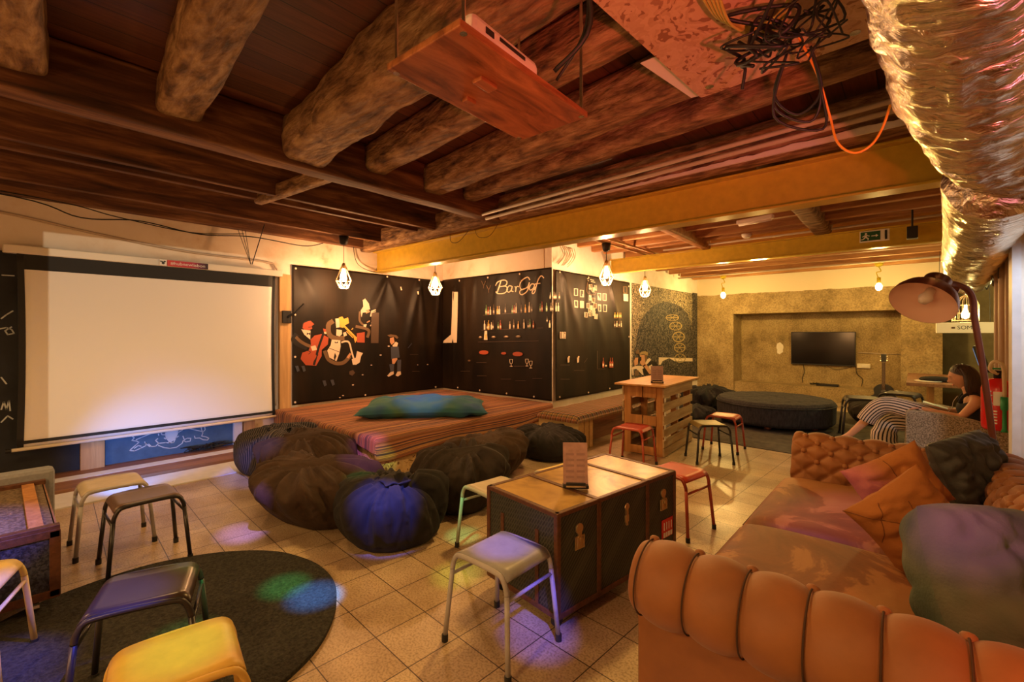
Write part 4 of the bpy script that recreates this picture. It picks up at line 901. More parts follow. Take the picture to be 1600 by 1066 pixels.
# ================================================================== PATTERNED MURAL
MX = -4.29
mu = thing('mural', 'dark patterned mural print with an arch and wheels on the white wall', 'mural', (0, 0, 0))
mp_ = MB()
mp_.grid(lambda u, v: (MX, 8.46 + 3.75 * u, .3 + (2.26 - .0 * u) * v), 4, 4); mp_.build('printed_sheet', 'mural', mu, solid=.01)
UVM = lambda x, y: onX(960 + x / 5.33, 420 + y / 5.33, MX + .012)
arch = [(180, 640), (185, 560), (215, 450), (255, 380), (310, 320), (370, 285), (430, 275), (500, 290), (560, 320), (610, 380), (640, 450), (650, 560), (650, 900), (160, 900), (160, 700)]
MB().poly([UVM(*p) for p in arch]).build('arch', 'mural_dark', mu)
MB().poly([UVM(*p) + V((.002, 0, 0)) for p in [(650, 200), (690, 205), (690, 900), (645, 900)]]).build('dark_band', 'mural_dark', mu)
wh = MB()
for cx, cy, rx, ry in ((480, 408, 56, 28), (508, 478, 54, 36), (532, 568, 52, 44), (542, 658, 48, 40), (545, 745, 48, 38)):
    ring = lambda s_: [UVM(cx + rx * s_ * cos(k * pi / 12), cy + ry * s_ * sin(k * pi / 12)) + V((.006, 0, 0)) for k in range(24)]
    a_, b_ = ring(1), ring(.84); n0 = len(wh.v); wh.v += [tuple(p) for p in a_ + b_]
    for k in range(24): k2 = (k + 1) % 24; wh.face((n0 + k, n0 + k2, n0 + 24 + k2, n0 + 24 + k))
    for k in range(6):
        a = k * pi / 3; p, q_ = UVM(cx, cy) + V((.006, 0, 0)), UVM(cx + rx * .85 * cos(a), cy + ry * .85 * sin(a)) + V((.006, 0, 0)); d = (q_ - p); n_ = V((0, -d.z, d.y)).normalized() * .008
        wh.poly([p - n_, q_ - n_, q_ + n_, p + n_])
wh.build('wheel_drawing', 'mural_line', mu)
MB().poly([UVM(*p) + V((.004, 0, 0)) for p in [(368, 738), (650, 745), (650, 772), (500, 770), (455, 745), (400, 770), (385, 800), (368, 800)]]).build('pale_panel', 'p_white', mu)
mn = MB(); mm = ['p_gold', 'p_pink', 'p_black', 'p_white', 'p_green', 'p_olive', 'mural_line']
MP = lambda L, i, e: mn.poly([onX(975 + x / 15.23, 530 + y / 15.23, MX + .012) + V((.004 + e * .001, 0, 0)) for x, y in L], i)
MP([(600, 530), (780, 540), (800, 800), (560, 850), (440, 860), (430, 700), (560, 700)], 2, 0); MP([(430, 680), (480, 670), (600, 820), (470, 860)], 2, 1)
MP([(175, 680), (260, 640), (430, 640), (470, 690), (430, 710), (460, 860), (430, 850), (290, 710), (220, 720), (225, 860), (195, 860)], 3, 2); MP([(255, 750), (340, 740), (350, 860), (250, 880)], 5, 3)
MP([(370, 380), (540, 370), (540, 480), (490, 560), (420, 520), (380, 450)], 1, 3); MP([(480, 380), (540, 380), (545, 490), (500, 560)], 5, 4); MP([(540, 480), (600, 450), (640, 490), (520, 620), (490, 580)], 3, 4)
MP([(570, 650), (650, 600), (690, 700), (720, 790), (600, 720)], 3, 5); MP([(440, 620), (520, 590), (590, 700), (700, 830), (590, 830), (500, 700)], 1, 6); MP([(360, 520), (400, 470), (500, 560), (500, 640), (430, 640), (380, 590)], 1, 6)
MP([(230, 520), (260, 440), (330, 440), (320, 600), (240, 640)], 1, 5); MP([(335, 430), (400, 420), (405, 500), (360, 540), (340, 540)], 2, 7)
MP([(360, 385), (350, 350), (400, 300), (500, 290), (560, 320), (560, 400), (540, 385), (450, 350)], 6, 7); MP([(260, 310), (320, 230), (350, 280), (370, 360), (270, 350)], 5, 7)
mn.build('printed_man_with_camera', mm, mu)
# ================================================================== STOOLS
STG = 'metal stools with bent sheet seats'
def stool(x, y, rz, label, seat, frame, sc=1.0):
    t = thing('metal_stool', label, 'stool', (x, y, 0), rz, STG)
    H_ = .455; W = .178; Dp = .165; r_ = .0125
    def side(yy, s_):
        # inverted U: leg foot, bend, top, bend, leg foot ; yy front/back
        fx, fy = W + .035, s_ * (Dp + .025)
        return [(-fx, fy, .02), (-W - .006, yy, H_ - .09), (-W, yy, H_ - .06), (-W + .02, yy, H_ - .022), (-W + .055, yy, H_ - .008), (0, yy, H_ - .004), (W - .055, yy, H_ - .008), (W - .02, yy, H_ - .022), (W, yy, H_ - .06), (W + .006, yy, H_ - .09), (fx, fy, .02)]
    for s_ in (-1, 1):
        P = side(s_ * Dp, s_)
        top = smoothpath(P[1:-1], 3)
        MB().tube(top, r_, 10).build('top_rail', frame, t, smooth=True)
        for e in (0, 1):
            a, b_ = (P[0], P[1]) if e == 0 else (P[-1], P[-2])
            lg = MB().tube([a, b_], r_, 10).build('leg', frame, t, smooth=True)
            MB().tube([(a[0] * 1.002, a[1] * 1.002, 0), (a[0], a[1], .035)], .0165, 10).build('rubber_foot', 'foot', lg)
    for e in (-1, 1):
        MB().tube([(e * (W + .008), -Dp - .002, H_ - .115), (e * (W + .008), Dp + .002, H_ - .115)], .009, 8).build('stretcher', frame, t, smooth=True)
    def sf(u, v):
        a = (u - .5) * 2; yy = (v - .5) * 2 * (Dp - .004)
        L_ = W + .05; s_ = a * L_
        if abs(s_) < W - .05: xx, zz = s_, 0
        else:
            q = (abs(s_) - (W - .05)) / (.10); an = min(1, q) * R(72)
            rr = .055; xx = math.copysign(W - .05 + rr * sin(an), s_); zz = -rr * (1 - cos(an))
            if q > 1: xx += math.copysign((q - 1) * .02, s_); zz -= (q - 1) * .1
        dish = -.006 * (1 - a * a) * (1 - ((v - .5) * 2) ** 2)
        return (xx, yy, H_ + .004 + zz + dish)
    MB().grid(sf, 28, 6).build('seat', seat, t, smooth=True, solid=.004)
    t.scale = (sc, sc, sc)
    return t
C_ = {
 'grey': seatpaint('worn_pale_grey_paint', (.27, .27, .27)), 'pale': seatpaint('beige_grey_paint', (.46, .40, .30)), 'brown': seatpaint('dark_brown_paint', (.11, .065, .05), .35),
 'black': seatpaint('black_brown_paint', (.035, .022, .014), .28), 'yellow': seatpaint('chipped_yellow_paint', (.60, .38, .08), .4, .2), 'yolk': seatpaint('cream_yellow_paint', (.74, .56, .2), .4, .15),
 'red': seatpaint('orange_red_paint', (.42, .045, .02), .35), 'darkred': seatpaint('brick_red_paint', (.35, .05, .022), .35), 'olive': seatpaint('olive_wood_paint', (.30, .22, .08), .4),
 'steel': seatpaint('bare_steel', (.36, .35, .36), .35), 'blk': seatpaint('black_paint', (.02, .017, .018), .35), 'pgreen': seatpaint('pale_green_paint', (.35, .38, .30), .4)}
stool(-1.555, 1.68, 0, 'worn grey metal stool in front of the trunk, lit by a blue beam', C_['grey'], C_['steel'])
stool(-4.42, .56, R(90), 'pale beige metal stool farthest from the camera beside the crate trunk', C_['pale'], C_['steel'])
stool(-3.90, .66, R(90), 'dark brown metal stool beside the pale beige one', C_['brown'], C_['blk'])
stool(-2.48, .42, R(70), 'shiny black brown metal stool standing on the dark rug', C_['black'], C_['blk'])
stool(-1.86, .40, R(80), 'yellow metal stool cut by the bottom edge, nearest the camera', C_['yellow'], C_['yellow'])
stool(-3.15, -.14, R(72), 'cream yellow metal stool cut by the left edge beside the crate trunk', C_['yolk'], C_['yolk'])
stool(-2.24, 2.36, R(-8), 'pale metal stool against the left side of the trunk', C_['pale'], C_['pgreen'])
stool(-2.08, 2.98, R(-8), 'cream yellow metal stool mostly hidden behind the trunk', C_['yolk'], C_['pgreen'])
stool(-1.43, 3.60, R(-10), 'orange red metal stool at the far right corner of the trunk', C_['red'], C_['darkred'])
stool(-2.47, 4.92, R(4), 'red metal stool in front of the open side of the pallet table', C_['red'], C_['darkred'])
stool(-1.87, 5.72, R(40), 'olive topped stool with black legs right of the pallet table', C_['olive'], C_['blk'])
stool(-1.90, 6.40, R(2), 'red metal stool behind the olive topped one', C_['red'], C_['darkred'])
# ================================================================== TRUNK TABLE
TW, TL, T0, T1 = .575, 1.13, .085, .62
tr = thing('steamer_trunk', 'large chevron patterned steamer trunk on castors used as a table', 'trunk', (-1.57, 2.49, 0), R(-8))
MB().box((0, 0, (T0 + T1) / 2 - .01), (TW, TL, T1 - T0 - .02)).build('body', 'canvas', tr, bevel=.006)
MB().box((0, 0, T1 - .012), (TW - .02, TL - .02, .028)).build('lid_top', 'trunk_top', tr, bevel=.004)
ed = lambda c, s_: MB().box(c, s_).build('edge_binding', 'leather', tr, bevel=.004)
for e in (-1, 1):
    ed((e * (TW / 2 - .008), 0, T1 - .006), (.03, TL + .01, .024)); ed((0, e * (TL / 2 - .008), T1 - .006), (TW + .01, .03, .024))
    ed((e * (TW / 2 - .008), 0, T0 + .01), (.03, TL + .01, .03)); ed((0, e * (TL / 2 - .008), T0 + .01), (TW + .01, .03, .03))
    for f in (-1, 1): ed((e * (TW / 2 - .006), f * (TL / 2 - .006), (T0 + T1) / 2), (.028, .028, T1 - T0))
for yy in (-.235, .24):
    MB().box((0, yy, T1 + .004), (TW + .012, .032, .008)).box((TW / 2 + .003, yy, (T0 + T1) / 2), (.008, .032, T1 - T0)).box((-TW / 2 - .003, yy, (T0 + T1) / 2), (.008, .032, T1 - T0)).build('strap', 'leather', tr, bevel=.002)
for xx in (-.15, .14): MB().box((xx, -TL / 2 - .003, .30), (.026, .008, .40)).build('strap', 'leather', tr, bevel=.002)
def latch(y, big):
    X = TW / 2 + .006; g = MB()
    if big:
        g.add([(X + .006, y - .005 + .028 * cos(k * pi / 8), .51 + .028 * sin(k * pi / 8)) for k in range(16)] + [(X - .004, y - .005 + .028 * cos(k * pi / 8), .51 + .028 * sin(k * pi / 8)) for k in range(16)],
              [tuple(range(16)), tuple(range(31, 15, -1))] + [(k, k + 16, (k + 1) % 16 + 16, (k + 1) % 16) for k in range(16)])
        g.box((X, y, .47), (.014, .022, .06)).box((X, y, .435), (.008, .075, .07)).tube([(X + .004, y, .452), (X + .016, y, .452)], .012, 12).box((X + .008, y + .024, .435), (.006, .008, .06)).box((X + .008, y - .024, .435), (.006, .008, .06))
    else:
        g.lathe([(0, .008), (.02, .006), (.022, 0)], (0, 0, 0), 12, T=Matrix.Translation((X, y, .52)) @ Matrix.Rotation(R(90), 4, 'Y'))
        g.box((X, y, .485), (.014, .02, .09)).box((X, y, .45), (.01, .034, .04)).box((X, y, .425), (.012, .016, .03))
    g.build('latch', 'brass', tr, bevel=.0015)
latch(-.40, 1); latch(.02, 0); latch(.42, 1)
MB().box((TW / 2 + .003, .47, .27), (.003, .13, .12)).build('red_sticker', 'red', tr)
q = MB()
for k in range(4): q.box((TW / 2 + .006, .43 + k * .028, .285), (.002, .006, .05)).box((TW / 2 + .006, .43 + k * .028, .23), (.002, .018, .03))
q.build('sticker_print', 'white', tr)
for a, b_ in ((-1, -1), (1, -1), (1, 1), (-1, 1)):
    cx, cy = a * (TW / 2 - .06), b_ * (TL / 2 - .06)
    cs = MB().box((cx, cy, .072), (.04, .04, .02)).build('castor', 'chrome', tr)
    MB().tube([(cx - .012, cy, .034), (cx + .012, cy, .034)], .034, 16).build('wheel', 'foot', cs, smooth=False)
def menu(x, y, z, rz, w_, h_, lean, label):
    t = thing('menu_card', label, 'menu', (x, y, z), rz, 'menu cards in plastic holders')
    T = Matrix.Rotation(-lean, 4, 'X')
    MB().box((0, 0, h_ / 2 + .015), (w_, .004, h_), T=T).build('card', 'paper', t)
    g = MB(); random.seed(int(w_ * 1000))
    for c in (-1, 1):
        for k in range(5):
            yy = .05 + k * (h_ - .08) / 5; g.box((c * w_ * .22, -.0032, yy + .01), (w_ * .34, .001, .014), T=T)
    g.build('printed_blocks', 'ink', t)
    MB().box((0, 0, .010), (w_ * 1.05, .05, .02)).box((0, -.02, .026), (w_ * .8, .012, .018)).build('holder', 'pl_black', t, bevel=.004)
    MB().box((0, -.034, .016), (w_ * .8, .004, .01)).build('holder_edge', 'chrome', t)
menu(-1.505, 2.27, T1 + .012, R(38), .145, .245, R(10), 'tall laminated menu card in a black holder on the trunk')
# ================================================================== BED, BLANKET, CUSHION
bed = thing('platform_bed', 'low chipboard platform bed filling the niche', 'bed', (-5.55, 4.2, 0))
MB().box((-.03, -.01, .20), (2.64, 3.06, .40)).build('chipboard_base', 'osb_pale', bed, bevel=.004)
MB().box((1.295, -1.545, .20), (.03, .03, .40)).build('corner_trim', 'case', bed)
bx0, bx1, by0, by1, bz = -6.86, -4.245, 2.64, 5.74, .44
def blank(u, v):     # u across x (arc length), v along y
    Lx = (bx1 - bx0) + .24; Ly = (by1 - by0) + .22
    s_ = u * Lx; t_ = v * Ly - .22
    edge = .23 + .025 * sin(v * 11) + .03 * nz(v * 5, 1, 0); r_ = .05
    x = bx0 + s_; z = bz + .008 * nz(s_ * 3, t_ * 3, 0) + .012 * nz(s_ * 1.2, t_ * 1.2, 5)
    y = by0 + t_
    hang = 0; sx_ = 0
    W0 = bx1 - bx0
    if s_ > W0:
        k = (s_ - W0) / .24; hang = k * edge; x = bx1 + .02 * sin(min(1, k * 4) * pi / 2) + .012 * sin(v * 24 + k * 2) * k; z -= hang
    if t_ < 0:
        k = -t_ / .22; ln = .17 + .05 * sin(u * 5.5 + 1) + .05 * nz(u * 7, 2, 0)
        y = by0 - .02 * sin(min(1, k * 4) * pi / 2) - .014 * abs(sin(u * 40)) * k
        z = min(z, bz - k * ln)
        if s_ > W0: z = min(z, bz - max(k * ln, hang))
    return (x, y, z)
bl_ = tag(MB().grid(blank, 150, 150, uv=lambda u, v: (u * 2.9, v * 3.3)).build('blanket', 'blanket', smooth=True, solid=.012), 'orange and purple striped woven blanket draped over the platform bed', 'blanket')
def pillow(mb, w_, h_, t_, seed, T, n=44, pinch=.10, wr=.018, mi=0, flop=0, rnd=0):
    for s_ in (1, -1):
        def fn(u, v):
            a, b_ = u * 2 - 1, v * 2 - 1
            px = a * w_ / 2 * (1 - pinch * (1 - abs(a)) * 0 - pinch * (1 - b_ * b_) * abs(a) * .55); py = b_ * h_ / 2 * (1 - pinch * (1 - a * a) * abs(b_) * .55)
            e = max(0, (1 - a ** 4)) ** .55 * max(0, (1 - b_ ** 4)) ** .55
            px *= math.sqrt(1 - rnd * b_ * b_ / 2); py *= math.sqrt(1 - rnd * a * a / 2)
            q = s_ * (t_ / 2) * e
            q += s_ * e ** .4 * wr * (abs(nz(a * 2.2 + seed, b_ * 2.2, s_)) * 2 - .4) + wr * .6 * nz(a * 6, b_ * 2.5 + seed, 3) * min(1, e * 3)
            q += flop * (a * a + b_ * b_)
            return T @ V((px, py, q))
        if s_ == 1: mb.grid(fn, n, n, mi)
        else: mb.grid(lambda u, v: fn(1 - u, v), n, n, mi)
    return mb
def cushion(label, c, size, rot, seed, mat, name='cushion', cat='cushion', wr=.018, pinch=.10, seams=None, flop=0, group=None, rnd=0):
    T = Matrix.Translation(c) @ Matrix.Rotation(rot[2], 4, 'Z') @ Matrix.Rotation(rot[1], 4, 'Y') @ Matrix.Rotation(rot[0], 4, 'X')
    mb = pillow(MB(), size[0], size[1], size[2], seed, T, wr=wr, pinch=pinch, flop=flop, rnd=rnd)
    o = mb.build(name, mat, smooth=True); tag(o, label, cat, group)
    if seams:
        sm = MB()
        for s_ in seams:
            P = []
            for k in range(25):
                f_ = k / 24; a = s_[0] + (s_[2] - s_[0]) * f_; b_ = s_[1] + (s_[3] - s_[1]) * f_
                e = max(0, (1 - a ** 4)) ** .55 * max(0, (1 - b_ ** 4)) ** .55
                P.append(T @ V((a * size[0] / 2 * (1 - pinch * (1 - b_ * b_) * abs(a) * .55), b_ * size[1] / 2 * (1 - pinch * (1 - a * a) * abs(b_) * .55), size[2] / 2 * e + wr * e ** .4 * (abs(nz(a * 2.2 + seed, b_ * 2.2, 1)) * 2 - .4) + wr * .6 * nz(a * 6, b_ * 2.5 + seed, 3) * min(1, e * 3) + flop * (a * a + b_ * b_))))
            sm.tube(P, .0022, 6)
        sm.build('seam', 'orange_seam', o, smooth=True)
    return o
cushion('big flat blue green cushion lying on the striped blanket', (-5.08, 3.92, bz + .105), (1.70, 1.05, .23), (0, 0, R(48)), 3.3, 'teal', 'floor_cushion', wr=.03, pinch=.12, flop=-.018)
# ================================================================== BEAN BAGS
BG = 'bean bags lying round the bed'
def beanbag(label, x, y, rx, ry, h_, mat, seed, top=(0, 0), tuft=.10, rot=0, wr=1.0):
    mb = MB(); N, K = 150, 60; T = Matrix.Rotation(rot, 4, 'Z')
    def fn(u, v):
        a = 2 * pi * u
        th = v * pi * .93
        r_ = sin(min(th, pi)) ** .62; z = (1 - cos(th)) / 2
        zz = max(0, z * 1.1 - .1) ** .85
        lean = zz ** 1.5
        gather = zz ** 1.6
        # gathered folds that run to the neck
        ax, ay = cos(a), sin(a)
        rg = lambda p, q, o: 1 - 2.6 * abs(nz(ax * p + seed, ay * p + o, zz * q))
        r1, r2, r3 = rg(1.7, .55, 0), rg(3.4, .9, 5), rg(6.5, 1.6, 9)
        f_ = abs(sin(a * 5.5 + seed + 2.6 * nz(ax * 1.5, ay * 1.5, seed)))
        k = 1 + wr * (gather * .10 * (f_ - .6) + .12 * r1 * (.3 + gather) + .10 * r2 * (.4 + gather) + .05 * r3 * (.5 + gather))
        big = 1 + .17 * nz(ax * .9 + seed, ay * .9, zz * 1.1)
        rr = .93 * r_ * k * big
        if v > .9: rr = max(rr, .12 * (1 - (v - .9) * 4))
        zl = h_ * zz * (1 + .16 * nz(ax * 1.2 + seed, ay * 1.2, 2)) + wr * h_ * min(1, z * 2) * (.08 * r1 + .075 * r2 + .035 * r3)
        return T @ V((rr * ax * rx + top[0] * lean, rr * ay * ry + top[1] * lean, max(0, zl) if v > .05 else 0))
    mb.grid(fn, N, K, closeu=True)
    mb.face([K * N + k for k in range(N)]); mb.face([k for k in range(N)][::-1])
    t = thing('bean_bag', label, 'bean bag', (x, y, 0), 0, BG)
    mb.build('bag', mat, t, smooth=True)
    if tuft:
        tf = MB(); c = T @ V((top[0], top[1], h_ * .93))
        def tn(u, v):
            a = 2 * pi * u; f_ = sin(a * 5 + seed) * .22 + sin(a * 11 + seed * 2) * .10
            r_ = tuft * (.45 + .75 * v ** .8 + f_ * v) * (1 - .55 * max(0, v - .75) * 4 * .5)
            return c + V((r_ * cos(a) * 1.15, r_ * sin(a), tuft * (.9 * sin(min(1, v) * pi * .55) - .35) + .012 * sin(a * 7 + seed) * v))
        tf.grid(tn, 60, 10, closeu=True)
        def ti(u, v):
            a = 2 * pi * u; q = tn(u, 1); return c.lerp(q, 1 - v * .8) - V((0, 0, tuft * .5 * v))
        tf.grid(ti, 60, 5, closeu=True)
        tf.build('gathered_neck', mat, t, smooth=True)
    return t
beanbag('navy pinstriped bean bag at the left end of the row, by the screen', -5.45, 2.05, .44, .42, .44, 'bag_pin', 1.3, (.05, .10), .14)
beanbag('brown bean bag against the front corner of the bed, behind the front brown one', -4.62, 2.12, .50, .46, .45, 'bag_brown', 2.1, (-.10, -.05), .07)
beanbag('large brown bean bag with a creased star, front left of the row', -3.75, 1.88, .54, .48, .40, 'bag_brown', 4.2, (-.12, -.14), .06, wr=1.2)
beanbag('black bean bag with a rolled neck lit by a blue beam, nearest the camera', -2.98, 1.98, .42, .40, .40, 'bag_black', 6.0, (.0, .02), .125)
beanbag('black bean bag between the bed corner and the pale stool', -3.12, 2.78, .42, .44, .44, 'bag_dark', 7.7, (.0, .08), .07, wr=1.3)
beanbag('dark brown slumped bean bag along the right side of the bed', -3.55, 3.55, .42, .5, .38, 'bag_brown', 9.1, (.1, -.1), .09, wr=1.5)
beanbag('black bean bag at the foot of the plaid bench', -3.45, 4.62, .48, .46, .33, 'bag_black', 11.4, (-.05, .0), 0, wr=.8)
beanbag('dark bean bag between the pallet table and the round ottoman', -3.15, 9.5, .50, .6, .42, 'bag_black', 13.0, (0, 0), .05)
beanbag('flat dark bean bag behind the olive topped stool', -2.90, 8.03, .36, .38, .26, 'bag_black', 15.0, (0, 0), 0)
beanbag('dark bean bag on the floor right of the round ottoman', -.48, 9.95, .38, .5, .36, 'bag_dark', 16.0, (0, 0), .05)
# ================================================================== BENCH
bn = thing('bench', 'wooden bench with a plaid seat pad along the white block', 'bench', (-3.60, 6.7, 0)); bn.scale = (.74, 1, 1)
MB().box((0, -1.52, .185), (.88, .36, .37)).build('end_box', 'benchwood', bn, bevel=.003)
for yy in (-1.56, -1.44): MB().box((.442, yy, .185), (.006, .006, .36)).build('plank_gap', 'velvet_dark', bn)
MB().box((0, .18, .345), (.86, 3.0, .05)).build('seat_board', 'brownboard', bn)
MB().box((-.1, .18, .16), (.5, 3.0, .32)).build('base', 'brownboard', bn)
pd = MB()
def padf(u, v):
    a, b_ = (u - .5) * 2, (v - .5) * 2; X = .46 * a; Y = 1.74 * b_
    e = (1 - abs(a) ** 8) ** .5 * (1 - abs(b_) ** 30) ** .5
    return (X, Y, .40 + .075 * e + .006 * nz(X * 5, Y * 5, 0))
pd.grid(padf, 30, 80); pd.grid(lambda u, v: (.46 * (1 - 2 * u), 1.74 * (2 * v - 1), .37 + .0 * u), 2, 2)
pd.grid(lambda u, v: (.46, 1.74 * (2 * u - 1), .37 + .03 * v), 40, 1); pd.grid(lambda u, v: (.46 * (2 * u - 1), -1.74, .37 + .03 * v), 20, 1)
pd.build('plaid_pad', 'plaid', bn, smooth=True)
# ================================================================== PALLET TABLE
pt = thing('pallet_table', 'high table made of upright wooden pallets with an orange board top', 'table', (-2.63, 6.02, 0), R(4))
MB().box((0, .02, .893), (.66, 1.46, .022)).build('table_top', 'tabletop', pt, bevel=.002)
for x in (-.21, .21):
    for yy in (-.55, 0, .55): MB().box((x * 1.0, yy, .44), (.09, .04, .88)).build('block', 'pallet_z', pt, bevel=.003)
for k, (z, h_) in enumerate(((.80, .12), (.62, .10), (.46, .13), (.30, .10), (.17, .10), (.06, .10))):
    for x in (-.265, .265): MB().box((x, 0, z), (.02, 1.18, h_)).build('slat', 'pallet', pt, bevel=.002)
for z, h_ in ((.80, .14), (.44, .12), (.06, .10)):
    for x in (-.09, .09): MB().box((x, -.58, z), (.165, .02, h_)).build('end_slat', 'pallet_z', pt, bevel=.002)
MB().box((0, 0, .38), (.42, 1.1, .02)).build('shelf', 'pallet', pt)
for z in (.71, .54, .38, .235): MB().box((.278, -.56, z), (.004, .05, .05)).build('white_paint_mark', 'white', pt)
for z in (.71, .54): MB().box((.25, 0, z), (.03, .05, .05)).build('white_paint_mark', 'white', pt)
menu(-2.48, 5.62, .905, R(30), .15, .20, R(6), 'square mauve menu card standing on the pallet table')
# ================================================================== RUGS, OTTOMAN
def disc(name, c, r_, z1, mat, label, cat, wob=.01, n=120):
    mb = MB(); P = [(c[0] + (r_ + wob * nz(cos(a) * 3, sin(a) * 3, 1)) * cos(a), c[1] + (r_ + wob * nz(cos(a) * 3, sin(a) * 3, 1)) * sin(a), .001) for a in [2 * pi * k / n for k in range(n)]]
    mb.prism(P, (0, 0, z1), 0); return tag(mb.build(name, mat), label, cat)
disc('round_rug', (-2.90, .52), .88, .022, 'rug', 'round dark shaggy rug under the black brown stool', 'rug')
tag(MB().prism([(-3.6, 6.85, .001), (.6, 6.62, .001), (.6, 10.9, .001), (-3.6, 10.9, .001)], (0, 0, .008)).build('flat_rug', 'mat'), 'large flat dark grey rug under the round ottoman', 'rug')
ot = thing('ottoman', 'large round dark upholstered ottoman on bun feet before the television', 'ottoman', (-1.80, 8.75, .009))
ob_ = MB()
def of(u, v):
    a = 2 * pi * u; prof = [(.0, .0), (.84, .0), (.87, .03), (.88, .27), (.885, .30), (.875, .33), (.84, .365), (.6, .385), (.0, .39)]
    f_ = v * (len(prof) - 1); k = min(int(f_), len(prof) - 2); r_, z = [prof[k][i] + (prof[k + 1][i] - prof[k][i]) * (f_ - k) for i in (0, 1)]
    X, Y = r_ * cos(a), r_ * sin(a); top = max(0, (z - .33) / .06)
    tu = min(abs(sin(pi * (X + Y) / .30)), abs(sin(pi * (X - Y) / .30))) ** .5
    return (X, Y, .07 + z + top * .022 * (tu - .5))
ob_.grid(of, 120, 64, closeu=True); ob_.build('upholstery', 'ottoman', ot, smooth=True)
MB().tube([(.887 * cos(2 * pi * k / 60), .887 * sin(2 * pi * k / 60), .372) for k in range(60)], .006, 6, closed=True).build('piping', 'pl_black', ot, smooth=True)
for k in range(6):
    a = k * pi / 3 + R(35); MB().lathe([(.02, .0), (.05, .01), (.055, .035), (.035, .06), (.05, .075)], (.68 * cos(a), .68 * sin(a), 0), 16).build('bun_foot', 'copper', ot, smooth=True)
# ================================================================== SOFA
so = thing('sofa', 'cognac velvet chesterfield sofa with rolled buttoned arms', 'sofa', (-.2, 3.05, 0))
OX, OY = -.2, 3.05
PROF = [(0, .30), (0, .40), (-.004, .50), (.004, .59), (.03, .67), (.075, .722), (.13, .745), (.19, .74), (.25, .705), (.292, .645), (.305, .575), (.285, .51), (.24, .465), (.185, .445), (.17, .43), (.168, .30), (.168, .06)]
def profdense():
    P = smoothpath([(a, b_, 0) for a, b_ in PROF], 7); s_ = [0]
    for p, q in zip(P, P[1:]): s_.append(s_[-1] + (q - p).length)
    return P, s_
PD, PS = profdense()
TOPI = max(range(len(PD)), key=lambda i: PD[i].y if PD[i].x < .10 else -1)   # where the row of buttons sits
S0_ = PS[TOPI]
AX, BXx = .178, .155
def tuft(Lc, s_, diamonds=True):
    X = Lc / AX
    if s_ >= S0_: 
        h = abs(sin(pi * X)) ** .55; fade = 1 if s_ < PS[-1] * .70 else max(0, 1 - (s_ - PS[-1] * .70) / .04)
        return (h - 1) * fade
    Sx = (S0_ - s_) / BXx
    if not diamonds: return (abs(sin(pi * X)) ** .55 - 1)
    return (min(abs(sin(pi * (X + Sx) )), abs(sin(pi * (X - Sx)))) ** .55 - 1)
def roll(L, name, mat, T, amp=.030, ends=(1, 1), x0=0):
    """extrudes the rolled profile over length L; local X along, Y outward, Z up"""
    n = int(L / .009); mb = MB(); W = len(PD)
    cx, cz = .135, .60
    for i in range(n + 1):
        Lc = L * i / n
        for j, p in enumerate(PD):
            k = tuft(Lc - x0, PS[j]) * amp
            a = PD[max(0, j - 1)]; c = PD[min(W - 1, j + 1)]; d = (c - a).normalized(); nrm = V((-d.y, d.x, 0))
            if nrm.dot(p - V((cx, cz, 0))) < 0 and PS[j] > .2 and p.y > .44: nrm = -nrm
            if p.y <= .44 and p.x > .1: nrm = V((1, 0, 0)); k = 0
            if p.y < .66 and p.x < .05: nrm = V((-1, 0, 0))
            q = p + nrm * k
            e = 0
            for en, dist in ((ends[0], Lc), (ends[1], L - Lc)):
                if en and dist < .06 and p.y > .44: e = max(e, 1 - math.sqrt(max(0, 1 - (1 - dist / .06) ** 2)))
            if e: q = V((cx + (q.x - cx) * (1 - .32 * e), cz + (q.y - cz) * (1 - .32 * e), 0))
            q = q.to_3d() if len(q) < 3 else q
            mb.v.append(tuple(T @ V((Lc, q.x, q.y))))
    for i in range(n):
        for j in range(W - 1): mb.face((i * W + j, (i + 1) * W + j, (i + 1) * W + j + 1, i * W + j + 1))
    mb.face([j for j in range(W)][::1]); mb.face([n * W + j for j in range(W)][::-1])
    return mb.build(name, mat, so, smooth=True)
def buttons(L, T, parent, x0=0, rows=3, amp=.024):
    k = 0; Lc = x0
    while Lc < L - .02:
        if Lc > .005:
            for r_ in range(rows):
                off = (AX / 2 if r_ % 2 else 0); lc = Lc + off
                if lc > L - .02: continue
                s_ = S0_ - BXx * r_ * .5
                j = min(range(len(PS)), key=lambda q: abs(PS[q] - s_)); p = PD[j]
                a = PD[max(0, j - 1)]; c = PD[min(len(PD) - 1, j + 1)]; d = (c - a).normalized(); nrm = V((-d.y, d.x, 0))
                if p.x < .05 and p.y < .66: nrm = V((-1, 0, 0))
                elif nrm.y < 0: nrm = -nrm
                q = p - nrm * (amp * .55); mb = MB(); Tq = T @ Matrix.Translation((lc, q.x, q.y)) @ V((0, 0, 1)).rotation_difference(V((0, nrm.x, nrm.y))).to_matrix().to_4x4()
                mb.lathe([(.020, -.010), (.019, .004), (.012, .011), (0, .013)], (0, 0, 0), 10, T=Tq); mb.build('button', 'velvet', parent, smooth=True)
        Lc += AX
